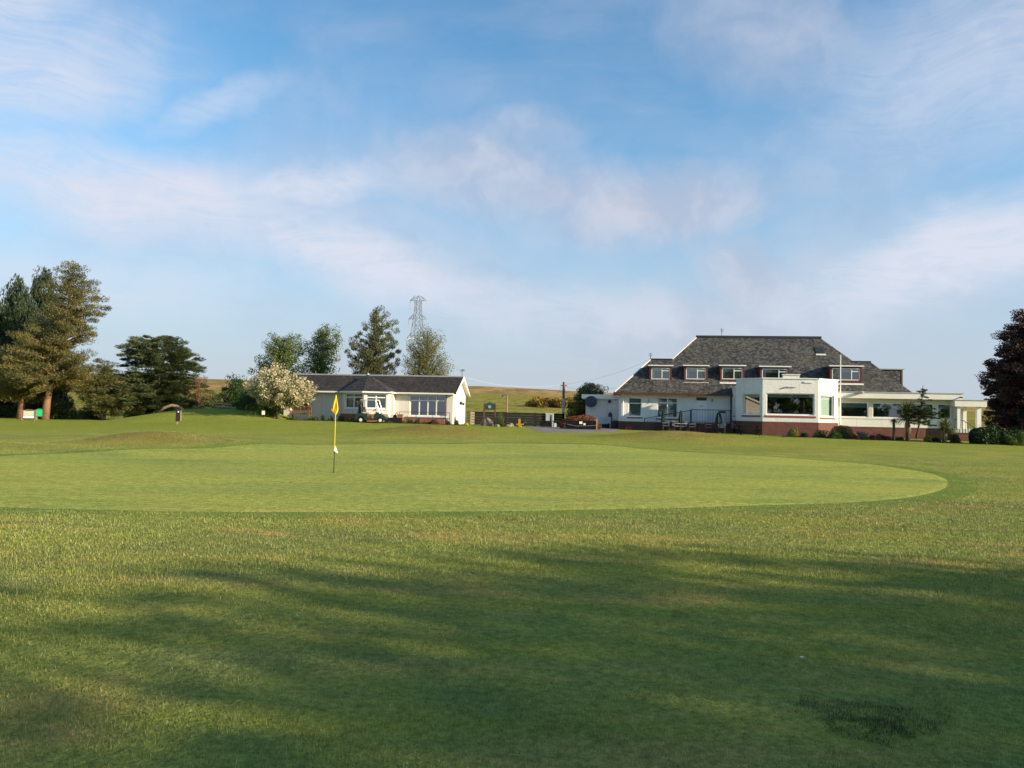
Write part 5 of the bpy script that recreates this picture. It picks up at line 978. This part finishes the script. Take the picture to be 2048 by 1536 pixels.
for px, lb_ in ((1104, 'small pale post standing below the grey cabinet'), (1110.5, 'second pale stump right of the grey cabinet'), (1130, 'short white marker at the foot of the utility pole')):
    b = stand(px, 61.5); h_ = .42 if px < 1105 else .28; o = MB().box(-.1, .1, -.08, .08, -.05, h_).add([(-.1, -.08, h_), (.1, -.08, h_), (.1, .08, h_), (-.1, .08, h_), (0, 0, h_ + .08)], [(0, 1, 4), (1, 2, 4), (2, 3, 4), (3, 0, 4)]).build('marker_post', 'grey'); o.location = b; tag(o, lb_, 'post', 'pale posts by the path')
o = MB().lathe([(.10, -.05), (.11, .05), (.09, .85), (.07, .95), (.02, .98)], n=12).build('bollard', 'black', None, True); o.location = stand(1102, 61.0); tag(o, 'black bollard before the grey cabinet', 'bollard')
b = stand(1131, 60.5); o = MB().box(-2.2, .5, -.25, .25, 0, .42).box(-2.25, .55, -.28, .28, .422, .5).build('low_black_wall', 'blackwood'); o.location = b + Vector((.3, 2.0, 0)); tag(o, 'low black timber kerb wall beyond the path', 'wall')
# bench and planter by the lodge
bl = stand(601, 59.3); T = thing('garden_bench', 'brown slatted garden bench with curved back against the lodge', 'bench', bl, PA)
for k in range(3): MB().box(-.75, .75, -.24 + k * .16, -.11 + k * .16, .42, .45).build('slat', 'wood', T)
for k in range(12): x_ = -.66 + k * .12; MB().box(x_ - .02, x_ + .02, .24, .27, .52, .92 + .10 * math.cos(x_ / .75 * 1.4)).build('slat', 'wood', T)
MB().tube([(-.75 + k * .15, .255, .93 + .12 * math.cos((-.75 + k * .15) / .75 * 1.45)) for k in range(11)], .04).build('top_rail', 'wood', T); MB().box(-.72, .72, .235, .275, .46, .53).build('back_rail', 'wood', T)
for s_ in (-1, 1):
    MB().box(s_ * .72 - .035, s_ * .72 + .035, -.28, -.21, -.05, .66).build('leg', 'wood', T); MB().box(s_ * .72 - .035, s_ * .72 + .035, .22, .29, -.05, .96).build('leg', 'wood', T); MB().box(s_ * .72 - .045, s_ * .72 + .045, -.32, .22, .662, .70).build('armrest', 'wood', T)
tb_ = stand(790, 58.4); o = MB().add([(-.48, -.25, -.05), (.48, -.25, -.05), (.48, .25, -.05), (-.48, .25, -.05), (-.55, -.3, .42), (.55, -.3, .42), (.55, .3, .42), (-.55, .3, .42)], [(0, 3, 2, 1), (0, 1, 5, 4), (1, 2, 6, 5), (2, 3, 7, 6), (3, 0, 4, 7), (4, 5, 6, 7)]).build('planter', 'black'); o.location = tb_; tag(o, 'black trough planter beside the lodge door', 'planter')
o = MB().lathe([(.14, 0), (.16, .5), (.12, .62), (.05, .66)], n=12).tube([(0, 0, .6), (.12, 0, .8), (.24, 0, .74)], .03).build('pot_figure', 'iron', None, True); o.location = tb_ + Vector((-.1, .55, .0)); tag(o, 'dark bird shaped ornament behind the trough planter', 'ornament')
pi_ = stand(800, 58.7); o = MB().box(-.2, .2, -.2, .2, -.1, .62).box(-.24, .24, -.24, .24, .622, .68).build('brick_pier', 'obrick'); o.location = pi_; tag(o, 'short orange brick pier at the start of the handrail', 'pier')
# golf buggy, side on, nose to the right
gb = stand(744, 57.6); T = thing('golf_buggy', 'dark green golf buggy with cream roof parked by the lodge bay', 'golf buggy', gb, R(-4))
def prism(pts, y0, y1): n = len(pts); return MB().add([(x, y0, z) for x, z in pts] + [(x, y1, z) for x, z in pts], [tuple(range(n)), tuple(range(2 * n - 1, n - 1, -1))] + [((i + 1) % n, i, n + i, n + (i + 1) % n) for i in range(n)])
arch = lambda cx, r: [(cx + r * math.cos(PI - k * PI / 8), .22 + r * math.sin(PI - k * PI / 8)) for k in range(9)]
prism([(-1.12, .30), (-1.08, .22)] + arch(-.72, .27) + [(-.40, .20), (.28, .20), (.32, .30), (.36, .66), (.30, .70), (.22, .34), (-.18, .34), (-.24, .66), (-.62, .72), (-1.02, .68), (-1.12, .5)], -.55, .55).build('rear_body', 'cart', T)
prism([(.34, .30)] + arch(.72, .25) + [(1.10, .26), (1.14, .42), (1.0, .58), (.62, .74), (.38, .80), (.32, .62)], -.52, .52).build('front_cowl', 'cart', T)
for cx in (-.72, .74):
    for yy in (-.52, .40):
        wv_ = MB().cyl((cx, yy, .21), (cx, yy + .14, .21), .21, n=18).build('wheel', 'tyre', T); MB().cyl((cx, yy - .012, .21), (cx, yy, .21), .115, n=14).cyl((cx, yy - .02, .21), (cx, yy - .012, .21), .035, n=8).build('hub_cap', 'white', wv_)
MB().box(-.62, -.12, -.48, .48, .70, .80).build('seat', 'seat', T); prism([(-.66, .80), (-.56, .80), (-.66, 1.18), (-.76, 1.18)], -.48, .48).build('backrest', 'black', T)
MB().box(-.78, .42, -.55, .55, 1.66, 1.72).box(-.82, -.78, -.52, .52, 1.65, 1.71).build('roof', 'seat', T)
for yy in (-.5, .5): MB().tube([(.70, yy, .72), (.36, yy, 1.66)], .028).build('strut', 'alu', T); MB().tube([(-.70, yy, .72), (-.74, yy, 1.66)], .026).build('strut', 'black', T)
MB().tube([(.44, -.2, .72), (.24, -.2, .98)], .018).build('steering_column', 'black', T)
MB(Matrix.Translation((.24, -.2, .98)) @ Matrix.Rotation(-.7, 4, 'Y')).lathe([(.16, -.012), (.19, 0), (.16, .012), (.15, 0)], n=16).build('steering_wheel', 'black', T); MB().box(-1.02, -.78, -.4, .4, .70, .78).build('bag_well', 'black', T)
for yy, hh_ in ((-.2, 1.62), (.2, 1.5)): MB().cyl((-.90, yy, .60), (-.86, yy, 1.35), .13, n=12).build('golf_bag', 'black', T); MB().cyl((-.88, yy, 1.35), (-.80, yy, hh_), .05, n=8).build('clubs', 'iron', T)
# far left: course sign, green box, log arch, tee marker, log pile, white notice
sg = stand(57, 60); T = thing('course_sign', 'timber framed course sign with white strip in the rough', 'sign', sg, R(28))
for s_ in (-.42, .42): MB().box(s_ - .07, s_ + .07, -.06, .06, -.1, .86).build('post', 'wood', T)
MB().box(-.35, .35, -.035, .035, .38, .78).build('board', 'lead', T); MB().box(-.34, .34, -.045, -.036, .22, .36).build('plate', 'white', T); MB().box(-.34, .34, -.02, .02, .2, .375).build('backing', 'wood', T); MB().lathe([(.01, 0), (.10, 0), (.0101, .012)], n=12).build('emblem', 'ypole', T).matrix_local = Matrix.Translation((0, -.04, .60)) @ Matrix.Rotation(PI / 2, 4, 'X')
MB().tube([(-.35, 0, .78), (-.15, 0, .86), (.15, 0, .86), (.35, 0, .78)], .035).build('top_rail', 'wood', T)
gb_ = stand(78, 65); T = thing('green_box', 'bright green plastic box on a post beside the pine trunk', 'box', gb_, R(28)); MB().box(-.22, .22, -.15, .15, .30, .86).build('body', 'gbox', T); MB().add([(-.24, -.17, .862), (.24, -.17, .862), (.24, .17, .862), (-.24, .17, .862), (-.12, 0, .94), (.12, 0, .94)], [(0, 1, 5, 4), (1, 2, 5), (2, 3, 4, 5), (3, 0, 4), (0, 3, 2, 1)]).build('lid', 'gbox', T); MB().box(-.2, -.12, -.05, .05, -.1, .3).build('post', 'log', T)
tm = stand(358, 51.5); T = thing('tee_board', 'tall dark tee board on a pale post edge', 'sign', tm, R(22)); MB().box(-.22, .06, -.04, .04, .18, 1.0).build('board', 'black', T); MB().box(.062, .13, -.05, .05, .22, .92).build('post', 'log', T); MB().box(-.14, -.06, -.03, .03, -.1, .18).build('foot', 'log', T); MB().box(-.10, -.03, -.052, -.041, .78, .86).build('label_plate', 'white', T)
la = at(322, 828, 60.5); T = thing('log_arch', 'bare fallen trunk arching over the tee bank', 'log', (la.x, la.y, gzf(la.x, la.y)), 0)
kk = 60.5 / FPX * .91; MB().tube([((px - 322) * kk, 0, at(px, py, 60.5).z - gzf(la.x, la.y)) for px, py in ((316, 826), (330, 815), (345, 811), (358, 813), (368, 818), (376, 825))], [.10, .12, .13, .11, .08, .05], 8).build('trunk', 'log', T, True); MB().tube([((px - 322) * kk, .1, at(px, py, 60.5).z - gzf(la.x, la.y)) for px, py in ((358, 813), (362, 822), (360, 829))], [.06, .045, .03], 6).build('branch', 'log', T, True)
for i, (px, ln_, lb_) in enumerate(((445, 1.4, 'upper log of the pile in the tee shade'), (452, 1.6, 'lower log of the pile beside the path end'), (458, 1.2, 'short log at the right of the pile'))):
    b = stand(px, 61 - .3 * i); o = MB().tube([(-ln_ / 2, 0, .08), (0, .05, .09), (ln_ / 2, 0, .07)], [.08, .085, .07], 8).build('log', 'log'); o.location = b + Vector((0, 0, .22 * (i == 0))); o.rotation_euler = (0, .05, .1 * i); tag(o, lb_, 'log', 'logs piled by the tee')
wn_ = stand(526.5, 57.5); T = thing('white_notice', 'small white notice on a dark stake below the blossom tree', 'sign', wn_, R(10)); MB().box(-.03, .03, -.02, .02, -.1, .6).build('stake', 'black', T); MB().box(-.11, .11, -.035, -.021, .22, .56).build('plate', 'white', T)
# pylon and its lines
PY = 330.0; pb = stand(832, PY); T = thing('pylon', 'steel lattice electricity pylon on the moor behind the willow', 'pylon', pb, R(-14)); z_of = lambda py: at(836, py, PY).z - pb.z; H_ = z_of(591); mp = PY / FPX
LV = [0, z_of(760), z_of(725), z_of(695), z_of(672), z_of(650), z_of(636), z_of(618), z_of(602)]; LV = sorted(max(0, v) for v in LV); wd_ = lambda z: 4.3 - (4.3 - 1.15) * min(1, z / LV[-2])
bd = MB(); cn = lambda z, i: Vector((wd_(z) * (1 if i in (1, 2) else -1), wd_(z) * (1 if i > 1 else -1), z))
for a, b in zip(LV, LV[1:]):
    nseg = max(1, int(round((b - a) / (2.4 * wd_(a)))))
    for q in range(nseg):
        za, zb2 = a + (b - a) * q / nseg, a + (b - a) * (q + 1) / nseg
        for i in range(4):
            j = (i + 1) % 4; bd.tube([cn(za, i), cn(zb2, i)], .13, 4); bd.tube([cn(za, i), cn(zb2, j)], .075, 4); bd.tube([cn(za, j), cn(zb2, i)], .075, 4); bd.tube([cn(zb2, i), cn(zb2, j)], .08, 4)
for i in range(4): bd.tube([cn(LV[-1], i), (0, 0, H_)], .11, 4)
bd.build('lattice_tower', 'steel', T); tips = {}
for lv, (py, hw_) in enumerate(((599, 3.7), (636, 4.2), (674, 4.7))):
    z0 = z_of(py + 2)
    for s_ in (-1, 1):
        am = MB(); tipp = Vector((s_ * hw_, 0, z0)); w2_ = wd_(z0)
        for yy in (-w2_, w2_): am.tube([(s_ * w2_, yy, z0), tipp], .10, 4); am.tube([(s_ * w2_ * .9, yy, z0 + 1.9), tipp], .10, 4); am.tube([(s_ * w2_, yy, z0 + 1.9), (s_ * (w2_ + hw_) / 2, yy / 2, z0)], .07, 4)
        am.build('cross_arm', 'steel', T); ins = Vector((s_ * hw_, 0, z0 - 3.6)); MB().cyl(tipp, ins, .09, n=6).build('insulator', 'lead', T); tips[lv, s_] = T.matrix_basis @ ins
bpy.context.view_layer.update()
Mx = Matrix.Translation(pb) @ Matrix.Rotation(R(-14), 4, 'Z')
for lv, (pxl, pyl) in enumerate(((200, 594), (200, 652), (200, 691))):
    e = at(pxl, pyl, 215); zt_ = z_of((599, 636, 674)[lv] + 2) - 3.6; hw_ = (3.7, 4.2, 4.7)[lv]
    for s_, nm in ((-1, 'left'), (1, 'right')):
        p = Mx @ Vector((s_ * hw_, 0, zt_)); q = e + (e - p) * .6 + Vector((s_ * 1.5, s_ * 2, s_ * .35)); lev = ('upper', 'middle', 'lower')[lv]
        wire('power_line', p, q, 1.2, .008, 'cable', f'{lev} power line from the {"near" if s_ < 0 else "far"} arm towards the pines')
        pr = at((1290, 1300, 1230)[lv], (716, 722, 726)[lv], 640) + Vector((s_ * 3, 0, s_ * .6)); wire('power_line', p, pr, 3.0, .010, 'iron', f'{lev} power line from the {"near" if s_ < 0 else "far"} arm towards the clubhouse roof')
# flower bed soil
def strip(name, pts, y0, y1):
    P1 = [stand(px, Y + y1) for px, Y in pts]; P0 = [stand(px, Y + y0) for px, Y in pts[::-1]]; q = np.array([(p.x, p.y) for p in P0 + P1]); n = len(pts)
    A = np.array([(p.x, p.y) for p in P0[::-1]]); B2 = np.array([(p.x, p.y) for p in P1]); tt = np.linspace(0, 1, 8)[:, None, None]; G = A[None] * (1 - tt) + B2[None] * tt; zz_ = gz(G[..., 0], G[..., 1]) + .035; zz_[0] -= .06
    return struct(gridmesh(name, G[..., 0], G[..., 1], zz_, 'soil'))
strip('flower_bed', [(px, 58.2) for px in range(575, 945, 12)], -.35, 1.6)
strip('flower_bed', [(px, 55.6 - (px - 1565) * .0045) for px in range(1565, 1935, 12)], -.9, 1.5)

# ------------------------------------------------------------------ grass blades on the near turf
def blades(name, n, y0, y1, pw, hgt, wid, mat, seed, region=None, keep=None, lean=.5):
    r = np.random.default_rng(seed); u = r.random(n); y = (y0 ** pw + (y1 ** pw - y0 ** pw) * u) ** (1 / pw); x = (r.random(n) * 2 - 1) * (y * .69 + .4)
    if region is not None: x, y = region(r, n)
    ok = ~inside(gout, x, y)
    if keep is not None: ok &= keep(x, y, r)
    x, y = x[ok], y[ok]; n = len(x); z = gz(x, y) - .004; d = np.sqrt(x * x + y * y); sc = np.clip(d / 8, .75, 2.6)
    az = r.random(n) * 2 * PI; le = lean * r.random(n); cl_ = np.sin(x * 2.3 + 1.3 * np.sin(y * 1.7)) * np.sin(y * 3.1 + np.sin(x * 1.9)) + .6 * np.sin(x * 7.1 + 2) * np.sin(y * 8.3); h = hgt * (.45 + .8 * r.random(n)) * (1 + .28 * cl_) * np.clip(sc, .8, 1.15); h = np.where(r.random(n) < .035, h * 1.65, h); w_ = wid * (.7 + .6 * r.random(n)) * sc
    dx, dy = np.cos(az), np.sin(az); P0 = np.stack([x - dy * w_ / 2, y + dx * w_ / 2, z], -1); P1 = np.stack([x + dy * w_ / 2, y - dx * w_ / 2, z], -1)
    tip = np.stack([x + dx * h * le, y + dy * h * le, z + h * np.sqrt(1 - .6 * le * le)], -1)
    v = np.stack([P0, P1, tip], 1).reshape(-1, 3); o = quadmesh(name, v, np.arange(3 * n).reshape(n, 3), mat, dict(rnd=r.random(n)), 'FACE'); return struct(o, 'stuff')
blades('grass', 620000, 2.6, 17, .8, .026, .0055, 'blade', 1)
blades('grass', 160000, 12, 34, 1.1, .028, .006, 'blade', 2)
dk = gnd(1740, 1440)
def ring(r, n): a = r.random(n) * 2 * PI; q = r.random(n) ** .62 * (1 + .18 * np.sin(a * 3 + 1) + .1 * np.sin(a * 7)); return dk.x + np.cos(a) * q * .40, dk.y + np.sin(a) * q * .34
blades('coarse_grass', 7000, 3, 4, 1, .030, .005, 'coarse', 3, ring, lambda x, y, r: (r.random(len(x)) < .35 + .65 * (np.sin(x * 17) * np.cos(y * 15) > -.2)))

# a few fallen leaves on the near turf
for i, (px, py, lb_) in enumerate(((478, 1413, 'small orange fallen leaf on the shaded turf'), (1197, 1081, 'pale scrap lying on the sunlit turf past the shade'), (437, 1480, 'curled brown leaf near the bottom edge of the turf'), (1604, 1323, 'tiny white petal on the shaded turf'))):
    p = gnd(px, py, .028); a = i * 1.9; o = MB().add([(-.03, 0, 0), (-.005, -.016, .006), (.03, 0, .012), (-.005, .016, .008), (0, 0, .002)], [(0, 1, 4), (1, 2, 4), (2, 3, 4), (3, 0, 4)]).build('fallen_leaf', ('orange', 'wcloth', 'wood', 'wcloth')[i]); o.location = p; o.scale = (.6, .6, .6); o.rotation_euler = (.2, .1, a); tag(o, lb_, 'leaf')
